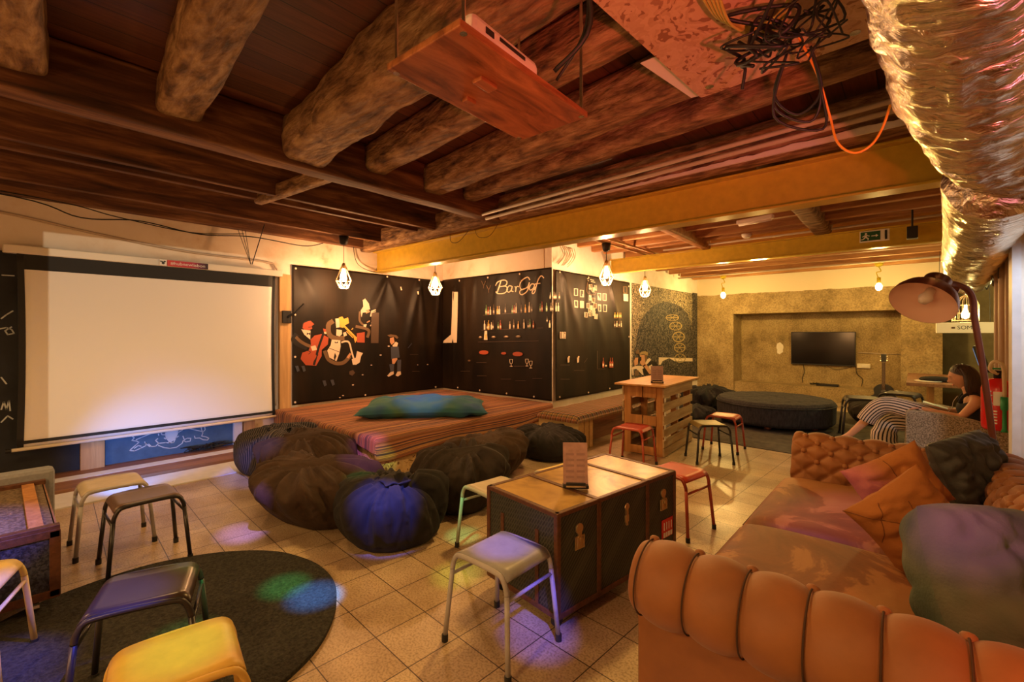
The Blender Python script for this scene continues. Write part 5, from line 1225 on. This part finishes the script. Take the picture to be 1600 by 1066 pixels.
def seams(L, T, parent, x0, amp=.024):
    Lc = x0
    while Lc < L - .04:
        if Lc > .02:
            P = []
            for j, p in enumerate(PD):
                if PS[j] < S0_ - .005 or p.y <= .445: continue
                a = PD[max(0, j - 1)]; c = PD[min(len(PD) - 1, j + 1)]; d = (c - a).normalized(); nrm = V((-d.y, d.x, 0))
                if nrm.dot(p - V((.135, .60, 0))) < 0: nrm = -nrm
                q = p - nrm * (amp * .62); P.append(T @ V((Lc, q.x, q.y)))
            MB().tube(P, .0032, 6).build('seam', 'velvet_dark', parent, smooth=True)
        Lc += AX
# near arm: along x from the front (-.82) to the back, outward towards -y
Tn = Matrix(((1, 0, 0, -.62), (0, -1, 0, -1.20), (0, 0, 1, 0), (0, 0, 0, 1)))
an = roll(1.22, 'arm', 'velvet', Tn, x0=.04); buttons(1.22, Tn, an, .04, 3); seams(1.22, Tn, an, .04)
Tf = Matrix(((1, 0, 0, -.55), (0, 1, 0, 1.17), (0, 0, 1, 0), (0, 0, 0, 1)))
af = roll(1.15, 'arm', 'velvet', Tf, x0=.09); buttons(1.15, Tf, af, .09, 4); seams(1.15, Tf, af, .09)
Tb = Matrix(((0, 1, 0, .50), (1, 0, 0, -1.30), (0, 0, 1, .02), (0, 0, 0, 1)))
bk_ = roll(2.66, 'backrest', 'velvet', Tb, x0=.05, ends=(0, 1)); buttons(2.66, Tb, bk_, .05, 3); seams(2.66, Tb, bk_, .05)
MB().box((.02, 0, .16), (1.18, 2.5, .24)).build('base', 'velvet', so, bevel=.02)
def seatc(y0, y1, nm, seed):
    mb = MB(); xa, xb = -.60, .52
    for s_ in (1, -1):
        def fn(u, v):
            a, b_ = u * 2 - 1, v * 2 - 1; e = max(0, 1 - abs(a) ** 9) ** .45 * max(0, 1 - abs(b_) ** 12) ** .45
            x = (xa + xb) / 2 + a * (xb - xa) / 2; y = (y0 + y1) / 2 + b_ * (y1 - y0) / 2
            z = .35 + s_ * .075 * e
            if s_ > 0: z += .022 * (1 - a * a) * (1 - b_ * b_) + .006 * nz(x * 4, y * 4, seed)
            return (x, y, z)
        mb.grid(fn if s_ > 0 else (lambda u, v: fn(1 - u, v)), 44, 44)
    o = mb.build(nm, 'velvet_seat', so, smooth=True)
    MB().tube([(xa, y0 + .03, .35), (xa - .002, (y0 + y1) / 2, .35), (xa, y1 - .03, .35)], .006, 6).build('piping', 'velvet_dark', o, smooth=True)
seatc(-1.19, .0, 'seat_cushion', 1); seatc(.005, 1.165, 'seat_cushion', 5)
for a, b_ in ((-.52, -1.2), (.5, -1.2), (-.5, 1.25), (.5, 1.25)): MB().lathe([(.02, 0), (.028, .01), (.032, .06)], (a, b_, 0), 12).build('foot', 'foot', so, smooth=True)
# cushions on the sofa (turned so that a corner points up)
CG = 'cushions on the chesterfield sofa'
cushion('rear orange brown cushion leaning on the far sofa arm, behind the pointed one', (-.08, 3.46, .665), (.44, .36, .19), (R(80), R(-28), R(30)), 2.0, 'orange', seams=[(0, -1, 0, 1)], group=CG, wr=.02, pinch=.16)
cushion('pointed orange brown cushion with crossed seams standing on the near seat', (-.02, 2.86, .665), (.36, .40, .19), (R(84), R(50), R(20)), 6.0, 'orange', seams=[(-1, -1, 1, 1), (-.6, .2, .9, -.2), (-.9, -.3, 0, -.9)], group=CG, wr=.02, pinch=.16)
cushion('dark grey velvet cushion at the far end of the sofa back', (.26, 4.0, .70), (.52, .44, .22), (R(70), R(-8), R(58)), 9.0, 'charcoal', group=CG, wr=.035, rnd=.3)
cushion('big grey green dyed cushion at the right edge, nearest the camera', (.235, 2.30, .655), (.62, .58, .34), (R(64), R(10), R(50)), 12.0, 'tiedye', group=CG, wr=.03, rnd=.5, pinch=.04)
# ================================================================== TELEVISION NICHE
WY = FY + .70
tv = thing('television', 'black flat television on the concrete niche wall', 'television', (-1.635, WY, 1.175))
MB().box((0, -.04, 0), (1.27, .05, .79)).build('housing', 'pl_black', tv, bevel=.006)
MB().box((0, -.067, .008), (1.235, .004, .745)).build('screen', 'tv', tv)
tvw = MB()
tvw.tube(smoothpath([(-2.02, WY - .02, .80), (-2.0, WY - .02, .6), (-2.04, WY - .02, .45), (-2.03, WY - .02, .34)], 5), .006, 5)
tvw.tube(smoothpath([(-1.55, WY - .02, .78), (-1.4, WY - .03, .70), (-1.15, WY - .02, .74), (-1.05, WY - .02, .79)], 5), .005, 5)
tvw.tube(smoothpath([(-1.0, WY - .02, .80), (-.98, WY - .02, .62), (-.88, WY - .02, .5), (-.9, WY - .02, .34)], 5), .006, 5)
tag(tvw.build('television_cables', 'cable', smooth=True), 'thin black cables hanging below the television', 'cable')
so_ = tag(MB().box((-.86, WY - .02, .80), (.24, .04, .10)).build('socket_strip', 'case', bevel=.006), 'cream socket strip right below the television corner', 'socket')
MB().box((-.83, WY - .045, .80), (.11, .02, .05)).build('plug', 'white', so_)
tag(MB().tube([(-.96, WY - .012, 1.1), (-.22, WY - .012, 1.08)], .01, 6).build('conduit', 'pvc', smooth=True), 'thin cream conduit on the niche wall right of the television', 'conduit')
tag(MB().box((-1.5, FY + .42, .345), (.42, .2, .045)).build('media_box', 'pl_black', bevel=.004), 'flat black media box on the concrete ledge under the television', 'box')
st_ = MB(); random.seed(4)
for k in range(6): st_.tube(smoothpath([(-1.75 + random.uniform(-.1, .1), FY + .35 + random.uniform(-.08, .08), .34 + random.uniform(0, .05)) for _ in range(5)], 4), .006, 5)
tag(st_.build('cable_tangle', 'cable', smooth=True), 'small tangle of black cables on the concrete ledge', 'cables')
q = MB(); P = []
for k in range(22): a = 2 * pi * k / 22; rr = 1 + .35 * nz(cos(a) * 2, sin(a) * 2, 9); P.append((-2.52 + .075 * rr * cos(a), WY - .004, 1.16 + .15 * rr * sin(a)))
tag(q.prism(P, (0, .004, 0)).build('plaster_patch', 'paint'), 'small white plaster patch on the niche wall left of the television', 'patch')
# guitar
gt = thing('guitar', 'black acoustic guitar leaning in the niche corner right of the television', 'guitar', (-.48, 12.12, .012)); gt.rotation_euler = (R(-6), 0, 0)
out = [];
for k in range(48):
    a = 2 * pi * k / 48; z = -cos(a); wv = .23 if z < 0 else .20; waist = 1 - .22 * math.exp(-((z - .15) / .28) ** 2); out.append((sin(a) * wv * waist * (1.05 if z < 0 else 1), -.045, .24 + .24 * z))
MB().prism(out, (0, .09, 0)).build('body', 'pl_black', gt, bevel=.008)
MB().lathe([(.045, 0), (.045, .002), (0, .002)], (0, 0, 0), 20, T=Matrix.Translation((0, -.046, .32)) @ Matrix.Rotation(R(90), 4, 'X')).build('sound_hole', 'tv', gt)
MB().box((0, -.055, .64), (.058, .022, .56)).build('neck', 'velvet_dark', gt, bevel=.005)
hd = MB().box((0, -.05, 1.01), (.078, .018, .17), taper=1.15).build('headstock', 'pl_black', gt, bevel=.004)
pg = MB()
for k in range(3):
    for s_ in (-1, 1): pg.tube([(s_ * .035, -.05, .96 + .045 * k), (s_ * .062, -.05, .96 + .045 * k)], .007, 8)
pg.build('tuning_peg', 'chrome', hd); MB().box((0, -.05, .13), (.10, .012, .02)).build('bridge', 'leather', gt)
sg = MB()
for k in range(6): sg.tube([((k - 2.5) * .008, -.07, .13), ((k - 2.5) * .007, -.069, .94)], .0008, 4)
sg.build('string', 'chrome', gt)
# two high black stools beyond the armchair
s1 = stool(-.56, 8.35, R(10), 'tall black metal stool left of the seated woman, by the guitar', C_['blk'], C_['blk']); s1.scale = (1.25, 1.25, 1.32)
s2 = stool(-.16, 8.95, R(-12), 'tall black metal stool behind the knees of the seated woman', C_['blk'], C_['blk']); s2.scale = (1.2, 1.2, 1.42)
# desk at the back
dk = thing('desk', 'brown wooden desk against the far wall behind the woman', 'desk', (.50, 10.7, 0))
MB().box((0, 0, .735), (1.2, 2.3, .05)).build('desk_top', 'brownboard', dk, bevel=.004)
for a, b_ in ((-.3, -.9), (.5, -.9), (.5, 1.0), (-.3, 1.0)): MB().box((a, b_, .355), (.06, .06, .71)).build('leg', 'pine', dk)
tag(MB().lathe([(0, 0), (.16, .0), (.17, .012), (0, .01)], (.16, 9.95, .762), 28).build('plate', 'case', smooth=True), 'pale round tray on the brown desk', 'tray')
bgm = MB()
def bf(u, v):
    a = 2 * pi * u; z = v; rr = (1 - v ** 3) ** .5 * (1 + .2 * nz(cos(a) * 2, sin(a) * 2, v)); return (.26 + .2 * rr * cos(a), 10.05 + .14 * rr * sin(a), .776 + .07 * v)
bgm.grid(bf, 30, 8, closeu=True); tag(bgm.build('pouch', 'bag_black', smooth=True), 'soft black pouch lying on the tray on the desk', 'pouch')
mo = thing('monitor', 'small black till screen on an arm at the right end of the desk', 'monitor', (.85, 9.75, .76))
T = Matrix.Rotation(R(-14), 4, 'Y') @ Matrix.Rotation(R(-12), 4, 'Z')
MB().box((0, 0, .42), (.06, .30, .40), T=T).build('housing', 'pl_black', mo, bevel=.01)
MB().box((-.034, -.0, .42), (.004, .25, .34), T=T).build('display', flat('blue_lit_display', (.1, .2, .35), .2, emit=(.15, .35, .75), es=.8), mo)
MB().tube(smoothpath([(.0, 0, .0), (.06, 0, .10), (.1, 0, .22), (.04, 0, .36)], 5), .02, 8).build('arm', 'pl_black', mo, smooth=True); MB().box((0, 0, .01), (.2, .2, .02)).build('foot', 'pl_black', mo)
# birdcage lamp over a lit sign box
bc = thing('birdcage_lamp', 'glowing birdcage lamp standing on the lettered light box', 'lamp', (.62, 10.45, 1.74))
cg = MB(); N = 18; r_ = .16
for k in range(N):
    a = 2 * pi * k / N; cg.tube([(r_ * cos(a), r_ * sin(a), .0), (r_ * cos(a), r_ * sin(a), .26), (r_ * .8 * cos(a), r_ * .8 * sin(a), .34), (.02 * cos(a), .02 * sin(a), .42)], .0035, 4)
for z in (.01, .13, .26): cg.tube([(r_ * cos(2 * pi * k / 24), r_ * sin(2 * pi * k / 24), z) for k in range(24)], .004, 4, closed=True)
cg.tube([(0, 0, .42), (0, 0, .9)], .004, 4); cg.build('wire_cage', 'cage', bc)
MB().lathe([(0, .26), (.02, .26), (.025, .18), (.05, .12), (.045, .06), (0, .03)], (0, 0, 0), 14).build('bulb', 'bulb', bc, smooth=True)
lamp('POINT', 'birdcage_light', (.62, 10.40, 1.86), (1, .75, .25), 22, .06)
sb = thing('sign_box', 'cream hanging box sign with dark lettering behind the floor lamp', 'sign', (.60, 10.45, 1.63))
MB().box((0, 0, 0), (.66, .34, .17)).build('box', 'case', sb, bevel=.006)
text('SOMER', .085, 'pl_black', sb, (.05, -.172, 0), (R(90), 0, 0)); MB().tube([(-.15, -.175, .0), (-.11, -.175, 0)], .014, 8).build('leaf_mark', 'leather', sb)
for s_ in (-1, 1): MB().tube([(s_ * .3, 0, .08), (s_ * .28, 0, 1.6)], .004, 5).build('wire', 'cable', sb)
# ================================================================== ARMCHAIR
ac = thing('armchair', 'low tweed armchair with a sloping arm, the woman sits in it', 'armchair', (.30, 6.6, 0))
def arm(y0, nm):
    pr = [(-.37, .10), (-.37, .74), (-.34, .752), (-.1, .745), (.12, .71), (.30, .66), (.37, .62), (.37, .10)]
    return MB().prism([(x, y0, z) for x, z in pr], (0, .11, 0)).build(nm, 'tweed', ac, bevel=.012)
arm(-.42, 'arm'); arm(.33, 'arm')
MB().box((-.01, .01, .24), (.72, .64, .26)).build('seat_base', 'tweed', ac, bevel=.02)
MB().box((-.04, .01, .40), (.68, .62, .10)).build('seat_cushion', 'tweed', ac, bevel=.03)
MB().prism([(.22, -.30, .36), (.38, -.30, .36), (.395, -.30, .86), (.32, -.30, .88)], (0, .62, 0)).build('backrest', 'leather', ac, bevel=.02)
for a, b_ in ((-.32, -.34), (.32, -.34), (-.32, .36), (.32, .36)): MB().box((a, b_, .05), (.05, .05, .10)).build('leg', 'leather', ac)
# ================================================================== PERSON
def skinned(verts, edges, sub=2):
    me = bpy.data.meshes.new('tmp'); me.from_pydata([v[0] for v in verts], edges, []); o = bpy.data.objects.new('tmp', me); COL.objects.link(o)
    md = o.modifiers.new('skin', 'SKIN'); md.use_smooth_shade = True
    if not me.skin_vertices:
        bm_ = __import__('bmesh').new(); bm_.from_mesh(me); bm_.verts.layers.skin.verify(); bm_.to_mesh(me); bm_.free()
    for i, v in enumerate(verts):
        r_ = v[1]; me.skin_vertices[0].data[i].radius = r_ if isinstance(r_, tuple) else (r_, r_)
    me.skin_vertices[0].data[0].use_root = True
    s = o.modifiers.new('sub', 'SUBSURF'); s.levels = sub; s.render_levels = sub
    dg = bpy.context.evaluated_depsgraph_get(); out = bpy.data.meshes.new_from_object(o.evaluated_get(dg)); bpy.data.objects.remove(o)
    return [tuple(v.co) for v in out.vertices], [tuple(p.vertices) for p in out.polygons]
pe = thing('person', 'dark-haired woman in a black top and striped trousers reading in the tweed armchair', 'person', (.45, 6.60, .46))
PO = V((.45, 6.60, .46))
L_ = lambda *p: tuple(V(p) - PO)
vs = [(L_(.45, 6.60, .55), .13), (L_(.47, 6.60, .68), (.125, .095)), (L_(.46, 6.60, .80), (.135, .10)), (L_(.44, 6.60, .90), (.085, .07)), (L_(.415, 6.60, .965), .048), (L_(.385, 6.60, 1.03), .050),   # 0..5 trunk neck
      (L_(.46, 6.47, .885), .058), (L_(.46, 6.41, .86), .052), (L_(.40, 6.39, .775), .042), (L_(.345, 6.375, .705), .036), (L_(.24, 6.39, .715), .036), (L_(.10, 6.44, .745), .023), (L_(.055, 6.455, .752), .024),  # 6..12 near arm
      (L_(.46, 6.73, .885), .058), (L_(.46, 6.79, .86), .052), (L_(.40, 6.81, .765), .042), (L_(.33, 6.80, .70), .036), (L_(.22, 6.76, .72), .034), (L_(.09, 6.68, .75), .023), (L_(.045, 6.66, .757), .024),  # 13..19 far arm
      (L_(.40, 6.52, .53), .10), (L_(.05, 6.53, .66), .082), (L_(-.25, 6.56, .74), .066), (L_(-.36, 6.56, .62), .056), (L_(-.48, 6.555, .47), .042), (L_(-.57, 6.55, .36), .035), (L_(-.63, 6.55, .31), .038), (L_(-.72, 6.55, .275), .030), (L_(-.78, 6.55, .27), .018),  # 20..28 crossed leg
      (L_(.40, 6.70, .52), .10), (L_(.0, 6.72, .56), .082), (L_(-.22, 6.73, .55), .066), (L_(-.26, 6.73, .38), .056), (L_(-.29, 6.73, .18), .04), (L_(-.30, 6.73, .09), .037), (L_(-.36, 6.73, .05), .036), (L_(-.47, 6.73, .035), .026)]  # 29..36 standing leg
ed_ = [(0, 1), (1, 2), (2, 3), (3, 4), (4, 5), (2, 6), (6, 7), (7, 8), (8, 9), (9, 10), (10, 11), (11, 12), (2, 13), (13, 14), (14, 15), (15, 16), (16, 17), (17, 18), (18, 19),
       (0, 20), (20, 21), (21, 22), (22, 23), (23, 24), (24, 25), (25, 26), (26, 27), (27, 28), (0, 29), (29, 30), (30, 31), (31, 32), (32, 33), (33, 34), (34, 35), (35, 36)]
sv, sf_ = skinned(vs, ed_)
bd_ = MB(); bd_.add(sv, sf_)
# fingers, each a bent tapering chain of its own length rooted in the palm
def hand(w_, d, side, up, sc=1.0):
    w_, d, side, up = V(w_), V(d).normalized(), V(side).normalized(), V(up).normalized()
    pal = [(tuple(w_), .020), (tuple(w_ + d * .035), (.026, .014)), (tuple(w_ + d * .065), (.030, .012))]
    a, f = skinned([(p, r_) for p, r_ in pal], [(0, 1), (1, 2)], 1); bd_.add(a, f)
    for k, (off, ln, cu) in enumerate(((-.026, .062, .3), (-.009, .072, .35), (.009, .068, .4), (.025, .054, .5))):
        p = w_ + d * .060 + side * off; P = [p]; dd = d.copy()
        for j in range(3): dd = (dd - up * cu * (.5 + .3 * j)).normalized(); P.append(P[-1] + dd * ln * (.42, .33, .25)[j])
        bd_.tube(smoothpath(P, 3), [.0088] * 4 + [.008] * 3 + [.0072, .0066, .004][:3], 8)
    p = w_ + d * .018 - side * .022; bd_.tube(smoothpath([p, p + d * .02 - side * .022, p + d * .045 - side * .028 - up * .008, p + d * .062 - side * .020 - up * .016], 3), [.0115] * 3 + [.010] * 4 + [.009, .008, .005], 8)
hand(L_(.05, 6.457, .753), (-1, .25, -.05), (.25, 1, 0), (0, 0, 1)); hand(L_(.04, 6.657, .757), (-1, -.25, -.05), (.25, -1, 0), (0, 0, 1))
# head with a face, looking down to the left
HC = V(L_(.365, 6.60, 1.095)); HR = Matrix.Translation(HC) @ Matrix.Rotation(R(180), 4, 'Z') @ Matrix.Rotation(R(20), 4, 'Y')
def headf(u, v):
    a = 2 * pi * u; th = pi * v; f, s_, z = cos(a) * sin(th), sin(a) * sin(th), cos(th)
    g = lambda fs, fz, w1, w2: math.exp(-((s_ - fs) / w1) ** 2 - ((z - fz) / w2) ** 2) * (1 if f > 0 else 0)
    x, y, zz = f * .096, s_ * .073, z * .118
    if z < 0: y *= 1 - .28 * (-z) ** 1.5; x *= (1 - .10 * (-z)) if f > 0 else (1 - .45 * (-z) ** .8)
    x += .024 * g(0, -.17, .13, .14) + .010 * g(0, .0, .10, .22) + .006 * g(0, .30, .5, .14) - .010 * g(.38, .06, .18, .13) - .010 * g(-.38, .06, .18, .13) + .010 * g(0, -.47, .24, .07) + .009 * g(0, -.60, .22, .06) - .004 * g(0, -.535, .25, .025) + .012 * g(0, -.86, .3, .14)
    return HR @ V((x, y, zz))
b0 = len(bd_.v); bd_.grid(headf, 72, 60)
body = bd_.build('body', 'skin', pe, smooth=True)
fm = MB()
for s_ in (-1, 1):
    fm.add([HR @ V((.0855, s_ * .030 + .014 * cos(k * pi / 6), .004 + .0042 * sin(k * pi / 6))) for k in range(12)], [tuple(range(12))])
    fm.tube([HR @ V((.088, s_ * .016, .026)), HR @ V((.090, s_ * .030, .031)), HR @ V((.080, s_ * .046, .026))], .0022, 5)
    fm.tube([HR @ V((.0875, s_ * .016, .000)), HR @ V((.0885, s_ * .030, -.0015)), HR @ V((.080, s_ * .044, .002))], .0016, 5)
fm.build('eyes', 'hair', pe)
MB().tube([HR @ V((.087, -.022, -.063)), HR @ V((.0985, 0, -.062)), HR @ V((.087, .022, -.063))], .0045, 6).build('lips', flat('lips', (.45, .12, .09), .5), pe, smooth=True)
hr = MB()
def hairf(u, v):
    a = 2 * pi * u; th = pi * v * (.27 + .35 * ((1 - cos(a)) / 2) ** .8); f, s_, z = cos(a) * sin(th), sin(a) * sin(th), cos(th)
    k = 1.0 + .03 * nz(f * 9, s_ * 9, z * 2)
    back = max(0, -f)
    x, y, zz = f * .104 * k - .010 - .01 * back, s_ * .089 * k, z * .132 * k
    return HR @ V((x, y, zz))
hr.grid(hairf, 64, 26, closeu=True)
random.seed(8)
for k in range(46):
    a = R(97) + (2 * pi - R(194)) * k / 45; f, s_ = cos(a), sin(a)
    top = HR @ V((f * .070 - .012, s_ * .070, .085)); mid = HR @ V((f * .100 - .014, s_ * .092, .0)); 
    ln = random.uniform(.28, .36); drop = V((.045 * (1 if s_ > 0 else 1) * (-f) * .4 + .01, -s_ * .02, 0)); fr = .035 * max(0, f + .6)
    p3 = mid + V((.03 - fr, -s_ * .01, -ln * .42)); p4 = mid + V((.05 - fr * 1.8 + random.uniform(-.02, .02), s_ * .015 + random.uniform(-.012, .012), -ln * .8)); p5 = mid + V((.045 - fr * 2.2 + random.uniform(-.02, .02), s_ * -.01 + random.uniform(-.02, .02), -ln))
    P = smoothpath([top, mid, p3, p4, p5], 5); n_ = len(P); hr.tube(P, [.017 + .006 * sin(pi * i / n_) - .016 * (i / n_) ** 3 for i in range(n_)], 7)
hr.build('hair', 'hair', pe, smooth=True)
# clothes
def loft(mb, secs, n=32, mi=0):
    b = len(mb.v)
    for c, rx, ry, tilt in secs:
        for k in range(n):
            a = 2 * pi * k / n; q = V((rx * cos(a), ry * sin(a), 0)); q.z = tilt * q.x; mb.v.append(tuple(V(c) + q))
    for i in range(len(secs) - 1):
        for k in range(n): k2 = (k + 1) % n; mb.face((b + i * n + k, b + i * n + k2, b + (i + 1) * n + k2, b + (i + 1) * n + k), mi)
tp = MB(); loft(tp, [(L_(.46, 6.6, .50), .150, .185, 0), (L_(.465, 6.6, .58), .135, .165, 0), (L_(.475, 6.6, .68), .128, .150, .1), (L_(.462, 6.6, .78), .142, .165, .1), (L_(.455, 6.6, .84), .130, .165, .2), (L_(.455, 6.6, .875), .112, .150, .5)])
for s_ in (-1, 1): tp.tube(smoothpath([L_(.345, 6.6 + s_ * .07, .83), L_(.37, 6.6 + s_ * .095, .90), L_(.44, 6.6 + s_ * .10, .945), L_(.52, 6.6 + s_ * .09, .90)], 4), .014, 6)
tp.build('top', 'topcloth', pe, smooth=True)
tr1 = MB()
tr1.tube(smoothpath([L_(.46, 6.53, .52), L_(.25, 6.52, .60), L_(.0, 6.53, .70), L_(-.20, 6.55, .745), L_(-.30, 6.56, .71), L_(-.38, 6.56, .62), L_(-.42, 6.56, .545)], 4), [.13, .127, .124, .12, .118, .115, .112, .108, .104, .10, .098, .096, .095, .094, .094, .093, .092, .09, .088, .086, .085, .085, .085, .085, .085][:25], 28, uvs=True, caps=False, sq=1.0)
tr1.tube(smoothpath([L_(.44, 6.70, .50), L_(.20, 6.71, .54), L_(-.05, 6.72, .56), L_(-.20, 6.73, .54), L_(-.26, 6.72, .40), L_(-.26, 6.71, .25), L_(-.26, 6.71, .14)], 4), [.14] * 4 + [.13] * 4 + [.11] * 4 + [.105] * 4 + [.12] * 3 + [.135] * 3 + [.15] * 3, 28, uvs=True, caps=False)
tr1.build('trousers', 'pants', pe, smooth=True, solid=.004)
MB().tube(smoothpath([L_(.33, 6.53, .90), L_(.30, 6.54, .84), L_(.29, 6.55, .78), L_(.25, 6.56, .70)], 5), .0022, 5).build('earphone_cord', 'white', pe)
tag(MB().box((-.06, 6.56, .80), (.20, .15, .006), T=Matrix.Rotation(R(16), 4, 'Y')).build('leaflet', flat('pale_blue_paper', (.45, .6, .68), .4)), 'pale blue leaflet held on the knee of the seated woman', 'leaflet')
# ================================================================== FLOOR LAMP
fl = thing('floor_lamp', 'tall brown copper floor lamp with a big bowl shade behind the sofa', 'lamp', (.50, 5.04, 0))
FO = V((.50, 5.04, 0)); G = lambda p: V(p) - FO
MB().lathe([(0, .0), (.15, .0), (.15, .02), (.03, .03), (.025, .08), (0, .08)], (0, 0, 0), 28).build('base', 'copper', fl, smooth=True)
nrm = V((-.36, -.62, -.70)).normalized(); SCn = V((.04, 4.50, 1.765))
MB().tube(smoothpath([G((.50, 5.04, .04)), G((.44, 5.02, .8)), G((.39, 5.0, 1.3)), G((.345, 4.97, 1.66)), G((.335, 4.95, 1.80)), G((.30, 4.90, 1.88)), G((.23, 4.82, 1.92)), G((.17, 4.74, 1.92))], 8), .021, 14).build('pole', 'copper', fl, smooth=True)
Tsh = Matrix.Translation(G(SCn)) @ V((0, 0, -1)).rotation_difference(nrm).to_matrix().to_4x4()
MB().lathe([(.203, 0), (.203, .006), (.196, .05), (.172, .10), (.13, .145), (.088, .165), (.084, .17), (.084, .25), (.07, .262), (.0, .264)], (0, 0, 0), 56, T=Tsh).build('lamp_shade', 'copper', fl, smooth=True)
MB().lathe([(.202, .001), (.19, .048), (.166, .092), (.125, .135), (.07, .15), (0, .15)], (0, 0, 0), 56, T=Tsh).build('shade_lining', 'shade_in', fl, smooth=True)
MB().lathe([(0, .14), (.03, .14), (.03, .10), (.045, .06), (.03, .02), (0, .01)], (0, 0, 0), 16, T=Tsh).build('bulb', 'white', fl, smooth=True)
MB().box((.09, 0, .20), (.10, .03, .03), T=Tsh).box((0, .0, .16), (.21, .03, .012), T=Tsh).build('joint', 'copper', fl, bevel=.004)
# ================================================================== FIRE EXTINGUISHER
fe = thing('fire_extinguisher', 'red fire extinguisher with cream hose and green nozzle on the right wall', 'fire extinguisher', (.545, 5.82, .70))
MB().lathe([(0, 0), (.09, .0), (.102, .02), (.104, .06), (.104, .36), (.09, .41), (.05, .44), (.03, .45), (0, .45)], (0, 0, 0), 28).build('cylinder', 'red', fe, smooth=True)
MB().tube([(0, 0, .45), (0, 0, .50)], .025, 12).box((-.02, -.03, .51), (.10, .02, .02)).build('valve', 'bag_black', fe); MB().box((-.03, -.03, .535), (.10, .018, .014)).build('lever', 'horn', fe)
MB().tube(smoothpath([(0, -.02, .49), (-.05, -.06, .53), (-.03, -.10, .60), (.02, -.12, .57), (.03, -.12, .42), (.03, -.12, .30)], 6), .014, 10).build('hose', 'hose', fe, smooth=True)
MB().lathe([(0, .30), (.024, .30), (.026, .20), (.014, .18), (.015, .03), (.024, 0), (0, 0)], (.03, -.125, -.0), 14).build('nozzle', 'horn', fe, smooth=True)
MB().box((-.005, -.104, .28), (.06, .006, .12)).build('white_label', 'white', fe)
q = MB(); random.seed(2)
for k in range(8): q.box((-.055, -.093, .34 - k * .034), (.034 if k % 2 else .024, .004, .010), rz=R(-30))
for k in range(5): q.box((-.022, -.104, .17 - k * .026), (.022, .004, .012), rz=R(-10))
q.build('white_print', 'white', fe); MB().box((.13, 0, .3), (.07, .04, .03)).build('bracket', 'pl_black', fe)
tag(MB().box((.69, 6.25, 1.17), (.05, .10, .16)).build('switch_box', 'white', bevel=.004), 'white switch box on the right wall above the extinguisher', 'switch')
tag(MB().box((.69, 6.25, 1.32), (.04, .08, .10)).build('socket_box', 'pvc', bevel=.004), 'cream socket box above the white switch box', 'socket')
tag(MB().box((-.02, 7.1, 2.72), (.10, .12, .14)).tube([(-.02, 7.1, 2.78), (-.02, 7.1, 3.0)], .012, 6).build('ceiling_speaker', 'pl_black', bevel=.006), 'small black speaker under the ceiling just left of the foil duct', 'speaker')
dw = MB(); random.seed(31)
for k in range(6): dw.tube(smoothpath([(.66, 6.2 + .3 * k, 2.5), (.62, 6.5 + .25 * k, 2.3 + random.uniform(-.1, .1)), (.66, 7.0 + .2 * k, 2.15 + random.uniform(-.1, .1)), (.68, 7.5, 2.3)], 5), .005, 5)
tag(dw.build('wall_wires', 'cable', smooth=True), 'loose wires high on the right wall beside the foil duct', 'wires')
# ================================================================== CRATE TRUNK AT THE LEFT
ct = thing('crate_trunk', 'dark mesh sided trunk with wooden slats on castors at the left edge', 'trunk', (-4.14, -.16, 0))
MB().box((0, 0, .28), (1.18, .76, .36)).build('body', 'crate_mesh', ct, bevel=.004)
MB().box((0, 0, .458), (1.16, .74, .012)).build('top_panel', noisy('dusty_mesh_top', [(.4, (.09, .06, .035)), (.62, (.22, .16, .09))], 50, rough=.6, detail=2, bmp=.4), ct)
for yy in (-.34, -.12, .06, .30): MB().box((0, yy, .472), (1.16, .065 if yy < .2 else .06, .018)).build('slat', 'pallet_z', ct, bevel=.002)
for xx in (-.57, .57): MB().box((xx, 0, .474), (.05, .78, .03)).build('frame_bar', 'leather', ct, bevel=.003)
for e in (-1, 1):
    MB().box((.588, 0, .28 + e * .165), (.02, .78, .045)).build('frame_bar', 'leather', ct, bevel=.003)
    MB().box((.588, e * .37, .28), (.02, .045, .36)).build('frame_bar', 'leather', ct, bevel=.003); MB().box((0, e * .375, .28), (1.18, .02, .36)).build('side_panel', 'brownboard', ct, bevel=.002)
for a, b_ in ((-.5, -.3), (.5, -.3), (.5, .3), (-.5, .3)):
    cs = MB().box((a, b_, .088), (.05, .04, .02)).build('castor', 'chrome', ct); MB().tube([(a, b_ - .012, .038), (a, b_ + .012, .038)], .038, 16).build('wheel', 'chrome', cs)
tag(MB().box((-4.80, -.12, .25), (.12, .80, .62)).build('padded_block', 'pale_grey', bevel=.03), 'pale grey padded block standing behind the crate trunk', 'block')
cu = thing('plastic_cup', 'clear crumpled plastic cup on the crate trunk at the left edge', 'cup', (-4.02, -.06, .483))
MB().lathe([(.03, 0), (.032, .002), (.042, .10), (.045, .105), (.043, .105), (.038, .09), (.028, .004), (0, .004)], (0, 0, 0), 20).build('cup', 'glass', cu, smooth=True)
